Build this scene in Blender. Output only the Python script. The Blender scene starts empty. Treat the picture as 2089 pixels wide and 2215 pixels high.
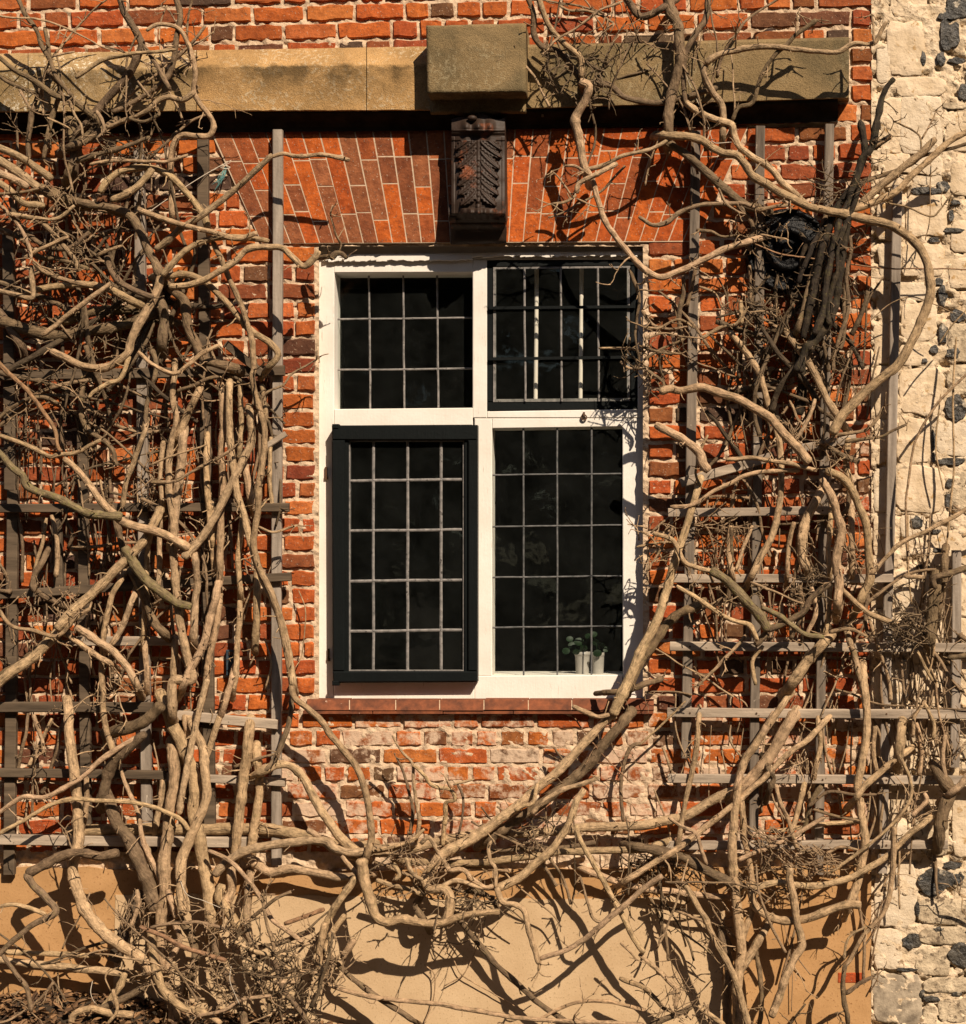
import bpy, bmesh, math, random
import numpy as np
from mathutils import Vector, Matrix, noise as mnoise

random.seed(11)
RNG = np.random.default_rng(11)
SC = bpy.context.scene
COL = SC.collection

# ------------------------------------------------------------------ camera
S = 0.00185            # metres per photograph pixel on the wall face
W_PX, H_PX = 2089.0, 2215.0
CAM_D = 7.0            # distance from the wall
CAM = Vector((0.70, -CAM_D, -0.20))
cam_data = bpy.data.cameras.new('camera')
cam = bpy.data.objects.new('camera', cam_data)
COL.objects.link(cam)
cam.location = CAM
cam.rotation_euler = (math.radians(90), 0, 0)
cam_data.sensor_fit = 'HORIZONTAL'
cam_data.sensor_width = 36.0
cam_data.lens = 36.0 * CAM_D / (W_PX * S)
cam_data.shift_x = -CAM.x / (W_PX * S)
cam_data.shift_y = -CAM.z / (W_PX * S)
cam_data.clip_end = 500
SC.camera = cam

# ------------------------------------------------------------------ light
SUN_TO = Vector((0.60, -1.0, 1.0)).normalized()
world = bpy.data.worlds.new('World')
SC.world = world
world.use_nodes = True
wn = world.node_tree
sky = wn.nodes.new('ShaderNodeTexSky')
sky.sky_type = 'NISHITA'
sky.sun_disc = False
sky.sun_elevation = math.asin(SUN_TO.z)
sky.sun_rotation = math.atan2(SUN_TO.x, SUN_TO.y)
bg = wn.nodes['Background']
bg.inputs['Strength'].default_value = 0.05
wn.links.new(sky.outputs['Color'], bg.inputs['Color'])
sun_data = bpy.data.lights.new('sun', 'SUN')
sun_data.energy = 5.0
sun_data.angle = math.radians(0.5)
sun_data.color = (1.0, 0.845, 0.665)
sun = bpy.data.objects.new('sun', sun_data)
COL.objects.link(sun)
sun.rotation_euler = SUN_TO.to_track_quat('Z', 'Y').to_euler()
SC.view_settings.view_transform = 'Standard'
SC.view_settings.look = 'None'
SC.view_settings.exposure = 0.32
SC.cycles.diffuse_bounces = 2
SC.view_settings.gamma = 1.0
SC.view_settings.use_curve_mapping = False

# ------------------------------------------------------------------ helpers
def P(px, py, d=0.0):
    """Point that stands d metres in front of the wall face on the sight line through a photograph pixel."""
    w = Vector(((px - W_PX / 2) * S, 0.0, (H_PX / 2 - py) * S))
    return CAM + (w - CAM) * ((CAM_D - d) / CAM_D)

def link(o):
    COL.objects.link(o)
    return o

def tag(o, label=None, cat=None, group=None, kind=None):
    if label: o['label'] = label
    if cat: o['category'] = cat
    if group: o['group'] = group
    if kind: o['kind'] = kind
    return o

def empty(name, loc, label, cat, group=None):
    o = bpy.data.objects.new(name, None)
    o.location = loc
    o.empty_display_size = 0.1
    link(o)
    return tag(o, label, cat, group)

def mesh_obj(name, verts, faces, mat, parent=None, smooth=False, color=None):
    me = bpy.data.meshes.new(name)
    me.from_pydata([tuple(v) for v in verts], [], [tuple(int(i) for i in f) for f in faces])
    if mat is not None: me.materials.append(mat)
    if smooth:
        me.polygons.foreach_set('use_smooth', [True] * len(me.polygons))
    me.update()
    o = bpy.data.objects.new(name, me)
    link(o)
    if parent is not None:
        o.parent = parent
        o.matrix_parent_inverse = Matrix.Translation(parent.location).inverted()
    if color is not None: o.color = color
    return o

def obj_from_mesh(name, me, parent=None, loc=(0, 0, 0), rot=(0, 0, 0), scale=(1, 1, 1), color=None):
    o = bpy.data.objects.new(name, me)
    o.location, o.rotation_euler, o.scale = loc, rot, scale
    link(o)
    if parent is not None:
        o.parent = parent
        o.matrix_parent_inverse = Matrix.Translation(parent.location).inverted()
    if color is not None: o.color = color
    return o

class MB:
    """Collects shapes into one mesh."""
    def __init__(self): self.v, self.f = [], []
    def add(self, v, f):
        b = len(self.v)
        self.v.extend(v)
        self.f.extend([tuple(i + b for i in q) for q in f])
    def box(self, lo, hi):
        x0, y0, z0 = lo; x1, y1, z1 = hi
        self.add([(x0,y0,z0),(x1,y0,z0),(x1,y1,z0),(x0,y1,z0),(x0,y0,z1),(x1,y0,z1),(x1,y1,z1),(x0,y1,z1)],
                 [(0,3,2,1),(4,5,6,7),(0,1,5,4),(1,2,6,5),(2,3,7,6),(3,0,4,7)])
    def prism(self, quad, y1, bev=0.0):
        """quad: 4 points of the front (TL, TR, BR, BL); extruded to depth y1; with a small bevel round the front."""
        q = [Vector(p) for p in quad]
        c = sum(q, Vector()) / 4
        if bev > 0:
            inner = []
            for p in q:
                inner.append(Vector((p.x - math.copysign(bev, p.x - c.x), p.y, p.z - math.copysign(bev, p.z - c.z))))
            mid = [Vector((p.x, p.y + bev, p.z)) for p in q]
            back = [Vector((p.x, y1, p.z)) for p in q]
            v = inner + mid + back
            f = [(0,3,2,1)]
            for k in range(4):
                n = (k + 1) % 4
                f.append((k, n, 4 + n, 4 + k))
                f.append((4 + k, 4 + n, 8 + n, 8 + k))
            f.append((8, 9, 10, 11))
        else:
            back = [Vector((p.x, y1, p.z)) for p in q]
            v = q + back
            f = [(0,3,2,1)]
            for k in range(4):
                n = (k + 1) % 4
                f.append((k, n, 4 + n, 4 + k))
            f.append((4, 5, 6, 7))
        self.add(v, f)
    def obj(self, name, mat, parent=None, smooth=False, color=None):
        return mesh_obj(name, self.v, self.f, mat, parent, smooth, color)

def rect(x0, y0, x1, y1, d, tilt=(0, 0, 0, 0)):
    """front corners of a photograph rectangle at depth d (TL, TR, BR, BL)"""
    return [P(x0, y0, d), P(x1, y0, d), P(x1, y1, d), P(x0, y1, d)]

# value noise in numpy
_perm = RNG.random(1 << 16)
def _h(ix, iz):
    return _perm[((ix * 374761393 + iz * 668265263) ^ (ix * 1274126177)) & 0xFFFF]
def vnoise(x, z):
    ix = np.floor(x).astype(np.int64); iz = np.floor(z).astype(np.int64)
    fx = x - ix; fz = z - iz
    fx = fx * fx * (3 - 2 * fx); fz = fz * fz * (3 - 2 * fz)
    a = _h(ix, iz); b = _h(ix + 1, iz); c = _h(ix, iz + 1); d = _h(ix + 1, iz + 1)
    return (a * (1 - fx) + b * fx) * (1 - fz) + (c * (1 - fx) + d * fx) * fz
def fbm(x, z, octv=4):
    t = 0; a = 0.5; s = 0
    for k in range(octv):
        t = t + a * vnoise(x * 2 ** k + 17.3 * k, z * 2 ** k + 5.1 * k); s += a; a *= 0.5
    return t / s

# ------------------------------------------------------------------ materials
def new_mat(name):
    m = bpy.data.materials.new(name)
    m.use_nodes = True
    nt = m.node_tree
    return m, nt, nt.nodes['Principled BSDF']

def nd(nt, typ, **kw):
    n = nt.nodes.new(typ)
    for k, v in kw.items(): setattr(n, k, v)
    return n

def tex_coord(nt, space='Object'):
    if space == 'World':
        g = nd(nt, 'ShaderNodeNewGeometry')
        return g.outputs['Position']
    t = nd(nt, 'ShaderNodeTexCoord')
    return t.outputs[space]

def noise_node(nt, co, scale, detail=4, rough=0.55, dist=0.0, stretch=None):
    if stretch:
        mp = nd(nt, 'ShaderNodeMapping')
        mp.inputs['Scale'].default_value = stretch
        nt.links.new(co, mp.inputs['Vector']); co = mp.outputs['Vector']
    n = nd(nt, 'ShaderNodeTexNoise')
    n.inputs['Scale'].default_value = scale
    n.inputs['Detail'].default_value = detail
    n.inputs['Roughness'].default_value = rough
    n.inputs['Distortion'].default_value = dist
    nt.links.new(co, n.inputs['Vector'])
    return n.outputs['Fac']

def ramp(nt, fac, p0, p1, c0=(0, 0, 0, 1), c1=(1, 1, 1, 1)):
    r = nd(nt, 'ShaderNodeValToRGB')
    r.color_ramp.elements[0].position = p0; r.color_ramp.elements[0].color = c0
    r.color_ramp.elements[1].position = p1; r.color_ramp.elements[1].color = c1
    nt.links.new(fac, r.inputs['Fac'])
    return r.outputs['Color']

def mix(nt, fac, a, b, mode='MIX'):
    m = nd(nt, 'ShaderNodeMix', data_type='RGBA', blend_type=mode)
    for sock, val in ((m.inputs[0], fac), (m.inputs[6], a), (m.inputs[7], b)):
        if hasattr(val, 'links') or hasattr(val, 'is_linked'): nt.links.new(val, sock)
        elif isinstance(val, (int, float)): sock.default_value = val
        else: sock.default_value = (*val, 1) if len(val) == 3 else val
    return m.outputs[2]

def math_node(nt, op, a, b=None):
    m = nd(nt, 'ShaderNodeMath', operation=op)
    for sock, val in ((m.inputs[0], a), (m.inputs[1], b)):
        if val is None: continue
        if hasattr(val, 'is_linked'): nt.links.new(val, sock)
        else: sock.default_value = val
    return m.outputs[0]

def bump(nt, bsdf, height, strength=0.5, dist=0.005):
    b = nd(nt, 'ShaderNodeBump')
    b.inputs['Strength'].default_value = strength
    b.inputs['Distance'].default_value = dist
    nt.links.new(height, b.inputs['Height'])
    nt.links.new(b.outputs['Normal'], bsdf.inputs['Normal'])

def brick_mat(name, use_attr):
    m, nt, b = new_mat(name)
    co = tex_coord(nt, 'World')
    if use_attr:
        a = nd(nt, 'ShaderNodeAttribute', attribute_name='tint')
        base, alpha = a.outputs['Color'], a.outputs['Alpha']
    else:
        a = nd(nt, 'ShaderNodeObjectInfo')
        base, alpha = a.outputs['Color'], a.outputs['Alpha']
    n1 = noise_node(nt, co, 26, 5, 0.65)
    v = ramp(nt, n1, 0.28, 0.72, (0.56, 0.50, 0.48, 1), (1.30, 1.34, 1.28, 1))
    c = mix(nt, 1.0, base, v, 'MULTIPLY')
    n2 = noise_node(nt, co, 75, 3, 0.6)
    c = mix(nt, math_node(nt, 'MULTIPLY', ramp(nt, n2, 0.58, 0.68), 0.55), c, (0.09, 0.036, 0.022))
    n3 = noise_node(nt, co, 150, 2, 0.5)
    c = mix(nt, math_node(nt, 'MULTIPLY', ramp(nt, n3, 0.66, 0.72), 0.5), c, (0.62, 0.47, 0.33))
    # limewash and salts left on the brick, amount per brick
    n4 = noise_node(nt, co, 17, 5, 0.7)
    thr = math_node(nt, 'SUBTRACT', 0.96, math_node(nt, 'MULTIPLY', alpha, 0.62))
    k = math_node(nt, 'MULTIPLY', math_node(nt, 'SUBTRACT', n4, thr), 6.0)
    k = math_node(nt, 'MINIMUM', math_node(nt, 'MAXIMUM', k, 0.0), 0.82)
    c = mix(nt, k, c, (0.62, 0.455, 0.32))
    nt.links.new(c, b.inputs['Base Color'])
    b.inputs['Roughness'].default_value = 0.92
    b.inputs['Specular IOR Level'].default_value = 0.2
    h = math_node(nt, 'ADD', n1, math_node(nt, 'MULTIPLY', n2, 0.6))
    bump(nt, b, h, 0.9, 0.006)
    return m

M = {}
M['brick'] = brick_mat('brick_clay', False)
M['brick_joined'] = brick_mat('brick_clay_joined', True)

def grain_mat(name, c0, c1, scale=20, rough=0.9, bumps=0.5, dist=0.004, spots=None, spot_scale=60, spot_lo=0.62, stretch=None, spec=0.2, detail=5, lo=0.3, hi=0.7):
    m, nt, b = new_mat(name)
    co = tex_coord(nt, 'World')
    n1 = noise_node(nt, co, scale, detail, 0.62, 0.0, stretch)
    c = ramp(nt, n1, lo, hi, (*c0, 1), (*c1, 1))
    h = n1
    if spots is not None:
        n2 = noise_node(nt, co, spot_scale, 4, 0.6)
        c = mix(nt, ramp(nt, n2, spot_lo, spot_lo + 0.06), c, spots)
        h = math_node(nt, 'ADD', n1, math_node(nt, 'MULTIPLY', n2, 0.5))
    nt.links.new(c, b.inputs['Base Color'])
    b.inputs['Roughness'].default_value = rough
    b.inputs['Specular IOR Level'].default_value = spec
    bump(nt, b, h, bumps, dist)
    return m

M['mortar'] = grain_mat('lime_mortar', (0.48, 0.34, 0.22), (0.72, 0.54, 0.37), 40, 0.95, 1.0, 0.008, (0.30, 0.21, 0.13), 90, 0.64)
M['joint'] = grain_mat('white_joint', (0.42, 0.30, 0.20), (0.64, 0.49, 0.35), 40, 0.95, 0.4, 0.002)

def stone_mat(name, base, dark, lichen, moss, lichen_amt, moss_amt, band=None):
    m, nt, b = new_mat(name)
    co = tex_coord(nt, 'World')
    n1 = noise_node(nt, co, 7, 6, 0.65)
    c = ramp(nt, n1, 0.3, 0.72, (*dark, 1), (*base, 1))
    n2 = noise_node(nt, co, 3.2, 6, 0.7, 0.6)
    c = mix(nt, math_node(nt, 'MULTIPLY', ramp(nt, n2, 0.48, 0.66), moss_amt), c, moss)
    n3 = noise_node(nt, co, 70, 4, 0.7)
    n3b = noise_node(nt, co, 4.0, 3, 0.6)
    k = math_node(nt, 'MULTIPLY', ramp(nt, n3, 0.53, 0.60), ramp(nt, n3b, 0.45, 0.60))
    c = mix(nt, math_node(nt, 'MULTIPLY', k, lichen_amt), c, lichen)
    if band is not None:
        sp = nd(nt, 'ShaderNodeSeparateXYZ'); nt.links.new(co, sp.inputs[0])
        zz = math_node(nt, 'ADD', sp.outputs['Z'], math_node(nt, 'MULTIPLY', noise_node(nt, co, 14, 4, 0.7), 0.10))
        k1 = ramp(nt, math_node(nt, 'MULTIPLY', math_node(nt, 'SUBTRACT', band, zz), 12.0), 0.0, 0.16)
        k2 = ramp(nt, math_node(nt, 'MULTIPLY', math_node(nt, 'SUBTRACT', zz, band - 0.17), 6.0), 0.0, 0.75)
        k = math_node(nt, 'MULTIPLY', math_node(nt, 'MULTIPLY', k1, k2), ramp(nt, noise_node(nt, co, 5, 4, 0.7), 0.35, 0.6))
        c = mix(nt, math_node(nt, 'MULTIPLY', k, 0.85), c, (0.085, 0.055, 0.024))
    n4 = noise_node(nt, co, 220, 2, 0.5)
    c = mix(nt, 1.0, c, ramp(nt, n4, 0.3, 0.7, (0.75, 0.75, 0.75, 1), (1.2, 1.2, 1.2, 1)), 'MULTIPLY')
    nt.links.new(c, b.inputs['Base Color'])
    b.inputs['Roughness'].default_value = 0.95
    b.inputs['Specular IOR Level'].default_value = 0.15
    bump(nt, b, math_node(nt, 'ADD', n4, math_node(nt, 'MULTIPLY', n3, 1.0)), 0.7, 0.004)
    return m

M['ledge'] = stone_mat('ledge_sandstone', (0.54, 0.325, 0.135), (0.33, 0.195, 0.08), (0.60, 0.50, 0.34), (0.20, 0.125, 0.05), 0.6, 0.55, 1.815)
M['ledge_dark'] = stone_mat('ledge_weathered', (0.29, 0.20, 0.098), (0.19, 0.132, 0.064), (0.40, 0.33, 0.20), (0.11, 0.085, 0.045), 0.4, 0.85)
M['plinth'] = grain_mat('cream_render', (0.50, 0.345, 0.195), (0.61, 0.44, 0.265), 5, 0.9, 0.6, 0.004, (0.38, 0.26, 0.14), 120, 0.60)
M['ochre'] = grain_mat('ochre_render', (0.40, 0.222, 0.092), (0.52, 0.30, 0.135), 6, 0.9, 0.6, 0.004, (0.30, 0.15, 0.06), 90, 0.60)
M['quoin'] = grain_mat('quoin_stone', (0.54, 0.405, 0.255), (0.76, 0.60, 0.42), 11, 0.95, 1.0, 0.012, (0.44, 0.28, 0.13), 24, 0.60, lo=0.34, hi=0.66)
M['quoin_pale'] = grain_mat('pale_stone', (0.56, 0.44, 0.30), (0.74, 0.61, 0.45), 16, 0.95, 0.9, 0.008, (0.40, 0.29, 0.19), 80, 0.68)
M['rubble_mortar'] = grain_mat('rubble_mortar', (0.55, 0.415, 0.265), (0.76, 0.60, 0.42), 17, 0.95, 1.0, 0.014, (0.30, 0.205, 0.12), 46, 0.59, lo=0.36, hi=0.64)
M['grey_stone'] = grain_mat('grey_stone', (0.18, 0.14, 0.10), (0.52, 0.42, 0.30), 22, 0.95, 1.0, 0.008)
M['flint'] = grain_mat('flint', (0.010, 0.010, 0.010), (0.10, 0.086, 0.068), 40, 0.42, 1.0, 0.012, (0.40, 0.33, 0.24), 26, 0.60, spec=0.4)

M['ledge_lichen'] = stone_mat('ledge_lichened', (0.50, 0.34, 0.17), (0.30, 0.20, 0.09), (0.68, 0.59, 0.44), (0.16, 0.11, 0.05), 1.0, 0.6, 1.80)

def wood_paint(name, col, dark, rough=0.6):
    m, nt, b = new_mat(name)
    co = tex_coord(nt, 'World')
    n1 = noise_node(nt, co, 6, 5, 0.6)
    c = ramp(nt, n1, 0.3, 0.7, (*dark, 1), (*col, 1))
    n2 = noise_node(nt, co, 30, 3, 0.7, 0, (4, 4, 0.35))
    c = mix(nt, math_node(nt, 'MULTIPLY', ramp(nt, n2, 0.65, 0.69), 0.45), c, (dark[0]*0.5, dark[1]*0.45, dark[2]*0.4))
    nt.links.new(c, b.inputs['Base Color'])
    b.inputs['Roughness'].default_value = rough
    b.inputs['Specular IOR Level'].default_value = 0.3
    bump(nt, b, math_node(nt, 'ADD', n2, noise_node(nt, co, 90, 3)), 0.25, 0.003)
    return m
M['white'] = wood_paint('white_paint', (0.83, 0.78, 0.71), (0.72, 0.66, 0.58), 0.75)
M['green'] = wood_paint('green_black_paint', (0.0045, 0.0065, 0.0065), (0.003, 0.004, 0.004), 0.55)
M['green'].node_tree.nodes['Principled BSDF'].inputs['Specular IOR Level'].default_value = 0.18
M['lead'] = grain_mat('lead', (0.10, 0.095, 0.09), (0.30, 0.27, 0.25), 40, 0.55, 0.4, 0.002, (0.05, 0.045, 0.04), 60, 0.62, spec=0.4)
M['lead_dark'] = grain_mat('dull_lead', (0.04, 0.045, 0.045), (0.16, 0.15, 0.145), 40, 0.6, 0.4, 0.002, spec=0.4)
M['iron'] = grain_mat('rusty_iron', (0.05, 0.03, 0.02), (0.14, 0.07, 0.035), 60, 0.7, 0.4, 0.002)
M['black_iron'] = grain_mat('gloss_black_iron', (0.003, 0.003, 0.004), (0.007, 0.007, 0.007), 60, 0.32, 1.0, 0.006, (0.022, 0.016, 0.012), 40, 0.62, spec=0.14)
M['blue_iron'] = grain_mat('blue_iron', (0.02, 0.035, 0.05), (0.06, 0.08, 0.10), 60, 0.5, 0.3, 0.002)
M['batten'] = grain_mat('grey_batten', (0.20, 0.155, 0.115), (0.50, 0.40, 0.30), 30, 0.9, 0.8, 0.004, (0.07, 0.05, 0.035), 70, 0.68, (0.12, 1, 1.2))
M['batten_up'] = grain_mat('grey_batten_upright', (0.15, 0.118, 0.09), (0.40, 0.33, 0.265), 30, 0.9, 0.8, 0.004, (0.07, 0.05, 0.035), 70, 0.68, (1.2, 1, 0.12))
M['batten_shaded'] = grain_mat('shaded_batten', (0.085, 0.066, 0.05), (0.27, 0.215, 0.165), 30, 0.9, 0.8, 0.004, (0.40, 0.33, 0.26), 25, 0.64, (1.2, 1, 0.12))  # darker copy with shade in its colour, pale flecks as spots of sun
M['batten_dark'] = grain_mat('brown_batten', (0.05, 0.036, 0.024), (0.16, 0.115, 0.075), 30, 0.9, 0.8, 0.004, None, 70, 0.68, (0.12, 1, 1.2))
M['tile'] = grain_mat('sill_tile', (0.085, 0.034, 0.020), (0.27, 0.085, 0.036), 26, 0.8, 0.6, 0.004, (0.62, 0.45, 0.33), 40, 0.70)
M['ledge_shade'] = grain_mat('ledge_shade_stone', (0.010, 0.008, 0.006), (0.035, 0.026, 0.018), 14, 0.95, 0.8, 0.006, spec=0.05)  # near-black colour stands in for the shadow under the ledge
M['rough_stone'] = grain_mat('rough_stone', (0.30, 0.225, 0.145), (0.70, 0.56, 0.38), 15, 0.95, 1.0, 0.016, (0.16, 0.115, 0.075), 34, 0.57)
M['soil'] = grain_mat('soil', (0.025, 0.017, 0.011), (0.07, 0.05, 0.032), 12, 0.95, 1.0, 0.02)
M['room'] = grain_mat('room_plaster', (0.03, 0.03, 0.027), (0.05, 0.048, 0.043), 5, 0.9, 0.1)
M['white_bar'] = grain_mat('white_bar', (0.66, 0.58, 0.50), (0.78, 0.70, 0.62), 12, 0.6, 0.1)
M['pot'] = grain_mat('white_pot', (0.30, 0.27, 0.24), (0.44, 0.40, 0.36), 12, 0.35, 0.1, spec=0.5)
M['leaf'] = grain_mat('pot_leaf', (0.004, 0.012, 0.004), (0.010, 0.028, 0.008), 30, 0.5, 0.2, spec=0.2)
M['string'] = grain_mat('string', (0.45, 0.38, 0.30), (0.65, 0.56, 0.44), 90, 0.9, 0.3)
M['teal'] = grain_mat('teal_twine', (0.08, 0.20, 0.19), (0.16, 0.32, 0.30), 90, 0.9, 0.3)

m, nt, b = new_mat('terracotta')
co = tex_coord(nt, 'World')
n1 = noise_node(nt, co, 9, 5, 0.65); n2 = noise_node(nt, co, 40, 4, 0.6)
c = ramp(nt, n2, 0.3, 0.7, (0.20, 0.055, 0.02, 1), (0.40, 0.11, 0.035, 1))
c = mix(nt, math_node(nt, 'MULTIPLY', ramp(nt, n1, 0.22, 0.40), 0.96), c, (0.020, 0.014, 0.009))
nt.links.new(c, b.inputs['Base Color']); b.inputs['Roughness'].default_value = 0.6
b.inputs['Specular IOR Level'].default_value = 0.35
bump(nt, b, n2, 0.5, 0.004)
M['terracotta'] = m

m, nt, b = new_mat('window_glass')
nt.nodes.remove(b)
out = nt.nodes['Material Output']
tr = nd(nt, 'ShaderNodeBsdfTransparent'); tr.inputs['Color'].default_value = (0.95, 0.98, 0.96, 1)
gl = nd(nt, 'ShaderNodeBsdfGlossy'); gl.inputs['Roughness'].default_value = 0.03
gl.inputs['Color'].default_value = (0.9, 1.0, 0.95, 1)
bp = nd(nt, 'ShaderNodeBump'); bp.inputs['Strength'].default_value = 0.15; bp.inputs['Distance'].default_value = 0.004
nt.links.new(noise_node(nt, tex_coord(nt, 'World'), 9, 2), bp.inputs['Height'])
nt.links.new(bp.outputs['Normal'], gl.inputs['Normal'])
fr = nd(nt, 'ShaderNodeFresnel')
gb = nd(nt, 'ShaderNodeNewGeometry')      # same reflectance from both sides of a thin pane
nt.links.new(math_node(nt, 'SUBTRACT', 1.5, math_node(nt, 'MULTIPLY', gb.outputs['Backfacing'], 1.5 - 1 / 1.5)), fr.inputs['IOR'])
ms = nd(nt, 'ShaderNodeMixShader')
nt.links.new(fr.outputs[0], ms.inputs[0]); nt.links.new(tr.outputs[0], ms.inputs[1]); nt.links.new(gl.outputs[0], ms.inputs[2])
df = nd(nt, 'ShaderNodeBsdfDiffuse'); df.inputs['Color'].default_value = (0.62, 0.66, 0.60, 1)     # thin film of dust on old glass
ms2 = nd(nt, 'ShaderNodeMixShader')
dust = math_node(nt, 'MULTIPLY', ramp(nt, noise_node(nt, tex_coord(nt, 'World'), 7, 5, 0.7), 0.3, 0.8), 0.013)
nt.links.new(math_node(nt, 'ADD', dust, 0.002), ms2.inputs[0]); nt.links.new(ms.outputs[0], ms2.inputs[1]); nt.links.new(df.outputs[0], ms2.inputs[2])
nt.links.new(ms2.outputs[0], out.inputs['Surface'])
M['glass'] = m

def bark_mat(name):
    m, nt, b = new_mat(name)
    co = tex_coord(nt, 'World')
    oi = nd(nt, 'ShaderNodeObjectInfo')
    n1 = noise_node(nt, co, 38, 5, 0.65)
    c = mix(nt, 1.0, oi.outputs['Color'], ramp(nt, n1, 0.28, 0.72, (0.48, 0.46, 0.43, 1), (1.28, 1.27, 1.24, 1)), 'MULTIPLY')
    at_ = nd(nt, 'ShaderNodeAttribute', attribute_name='along')      # runs with the stem, so cracks lie along it
    n2 = noise_node(nt, at_.outputs['Vector'], 150, 4, 0.65)
    c = mix(nt, math_node(nt, 'MULTIPLY', ramp(nt, n2, 0.53, 0.68), 0.72), c, (0.06, 0.040, 0.025))
    n2b = noise_node(nt, co, 170, 3, 0.6)
    c = mix(nt, math_node(nt, 'MULTIPLY', ramp(nt, n2b, 0.65, 0.72), 0.5), c, (0.05, 0.034, 0.022))
    n3 = noise_node(nt, co, 11, 4, 0.6)
    c = mix(nt, math_node(nt, 'MULTIPLY', ramp(nt, n3, 0.56, 0.72), 0.45), c, (0.15, 0.105, 0.055))
    c = mix(nt, math_node(nt, 'MULTIPLY', ramp(nt, noise_node(nt, co, 60, 4, 0.7), 0.54, 0.62), math_node(nt, 'SUBTRACT', 1.0, oi.outputs['Alpha'])), c, (0.22, 0.19, 0.06))
    nt.links.new(c, b.inputs['Base Color'])
    b.inputs['Roughness'].default_value = 0.8
    b.inputs['Specular IOR Level'].default_value = 0.25
    bump(nt, b, math_node(nt, 'ADD', n1, math_node(nt, 'MULTIPLY', n2, 1.1)), 1.0, 0.007)
    return m
M['bark'] = bark_mat('vine_bark')
m, nt, b = new_mat('dry_leaf')
oi = nd(nt, 'ShaderNodeNewGeometry')
c = ramp(nt, oi.outputs['Random Per Island'], 0.0, 1.0, (0.05, 0.024, 0.011, 1), (0.27, 0.145, 0.062, 1))
nt.links.new(c, b.inputs['Base Color']); b.inputs['Roughness'].default_value = 0.8
M['dry_leaf'] = m

M['hedge'] = grain_mat('evergreen', (0.018, 0.032, 0.012), (0.045, 0.07, 0.025), 3, 0.8, 0.1)
# ================================================================== ground, room
def ground():
    v = [(-60, -120, -2.12), (60, -120, -2.12), (60, 4, -2.12), (-60, 4, -2.12)]
    tag(mesh_obj('ground', v, [(0, 1, 2, 3)], M['soil']), 'bare earth ground in front of the wall', None, None, 'structure')
ground()

def slope(y): return min(0.0, -0.026 * (1 - y / 1500.0))
def YX(y, x): return y + slope(y) * (x - 650)
def corner_x(y): return 1892 - 8 * min(max(y, 0), 1100) / 1100.0

# ================================================================== brick wall
wall = empty('brick_wall', P(1044, 2200, 0), 'weathered red brick wall round the window with a rendered plinth below', 'brick wall')

WIN = (684, 527, 1398, 1513)
# mortar: one relief sheet with the window opening left out, lumpy where the pointing was smeared over brick edges
def relief(x0, x1, y0, y1, step, hole, base, amp, name, mat, parent, bands=True, seed=0.0, pits=0.0):
    nx = int((x1 - x0) / step); ny = int((y1 - y0) / step)
    px = np.linspace(x0, x1, nx); py = np.linspace(y0, y1, ny)
    X, Y = np.meshgrid(px, py)
    wx = (X - W_PX / 2) * S; wz = (H_PX / 2 - Y) * S
    n = fbm(wx * 44 + seed, wz * 62 + seed, 4) - 0.5
    n2 = fbm(wx * 9 + 3 + seed, wz * 9 + seed, 3) - 0.5
    d = base + amp * (n * 1.9 + n2 * 0.9)
    if pits:
        n3 = fbm(wx * 21 + 9 + seed, wz * 34 + seed, 4)
        t3 = np.clip((n3 - 0.585) / 0.05, 0, 1)
        d = d - pits * t3 * t3 * (3 - 2 * t3)
    verts = np.stack([wx, -d, wz], -1).reshape(-1, 3)
    idx = np.arange(nx * ny).reshape(ny, nx)
    q = np.stack([idx[:-1, :-1], idx[1:, :-1], idx[1:, 1:], idx[:-1, 1:]], -1).reshape(-1, 4)
    if hole:
        cx = (X[:-1, :-1] + step / 2).reshape(-1); cy = (Y[:-1, :-1] + step / 2).reshape(-1)
        keep = ~((cx > hole[0]) & (cx < hole[2]) & (cy > hole[1]) & (cy < hole[3]))
        q = q[keep]
    me = bpy.data.meshes.new(name)
    me.vertices.add(len(verts)); me.vertices.foreach_set('co', verts.ravel())
    me.loops.add(len(q) * 4); me.loops.foreach_set('vertex_index', q.ravel().astype(np.int32))
    me.polygons.add(len(q)); me.polygons.foreach_set('loop_start', np.arange(0, len(q) * 4, 4, dtype=np.int32))
    me.polygons.foreach_set('use_smooth', np.ones(len(q), dtype=bool))
    me.update(calc_edges=True); me.validate()
    me.materials.append(mat)
    return obj_from_mesh(name, me, parent)
relief(-150, 1888, -150, 1900, 3.4, (WIN[0] + 6, WIN[1] + 6, WIN[2] - 6, WIN[3] + 6), -0.0092, 0.0115, 'mortar', M['mortar'], wall)

# body behind the face: four blocks round the opening, so the wall has thickness and a reveal
mb = MB()
def wx(px): return (px - W_PX / 2) * S
def wz(py): return (H_PX / 2 - py) * S
mb.box((wx(-640), 0.030, wz(2300)), (wx(WIN[0]), 0.33, wz(-540)))
mb.box((wx(-640), 0.007, wz(1890)), (wx(-149), 0.029, wz(-540)))
mb.box((wx(-149), 0.007, wz(-149)), (wx(1887), 0.029, wz(-540)))
mb.box((wx(WIN[2]), 0.030, wz(2300)), (wx(1885), 0.33, wz(-540)))
mb.box((wx(WIN[0]), 0.030, wz(WIN[1])), (wx(WIN[2]), 0.33, wz(-540)))
mb.box((wx(WIN[0]), 0.030, wz(2300)), (wx(WIN[2]), 0.33, wz(WIN[3] + 24)))
mb.obj('wall_core', M['mortar'], wall)

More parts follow.
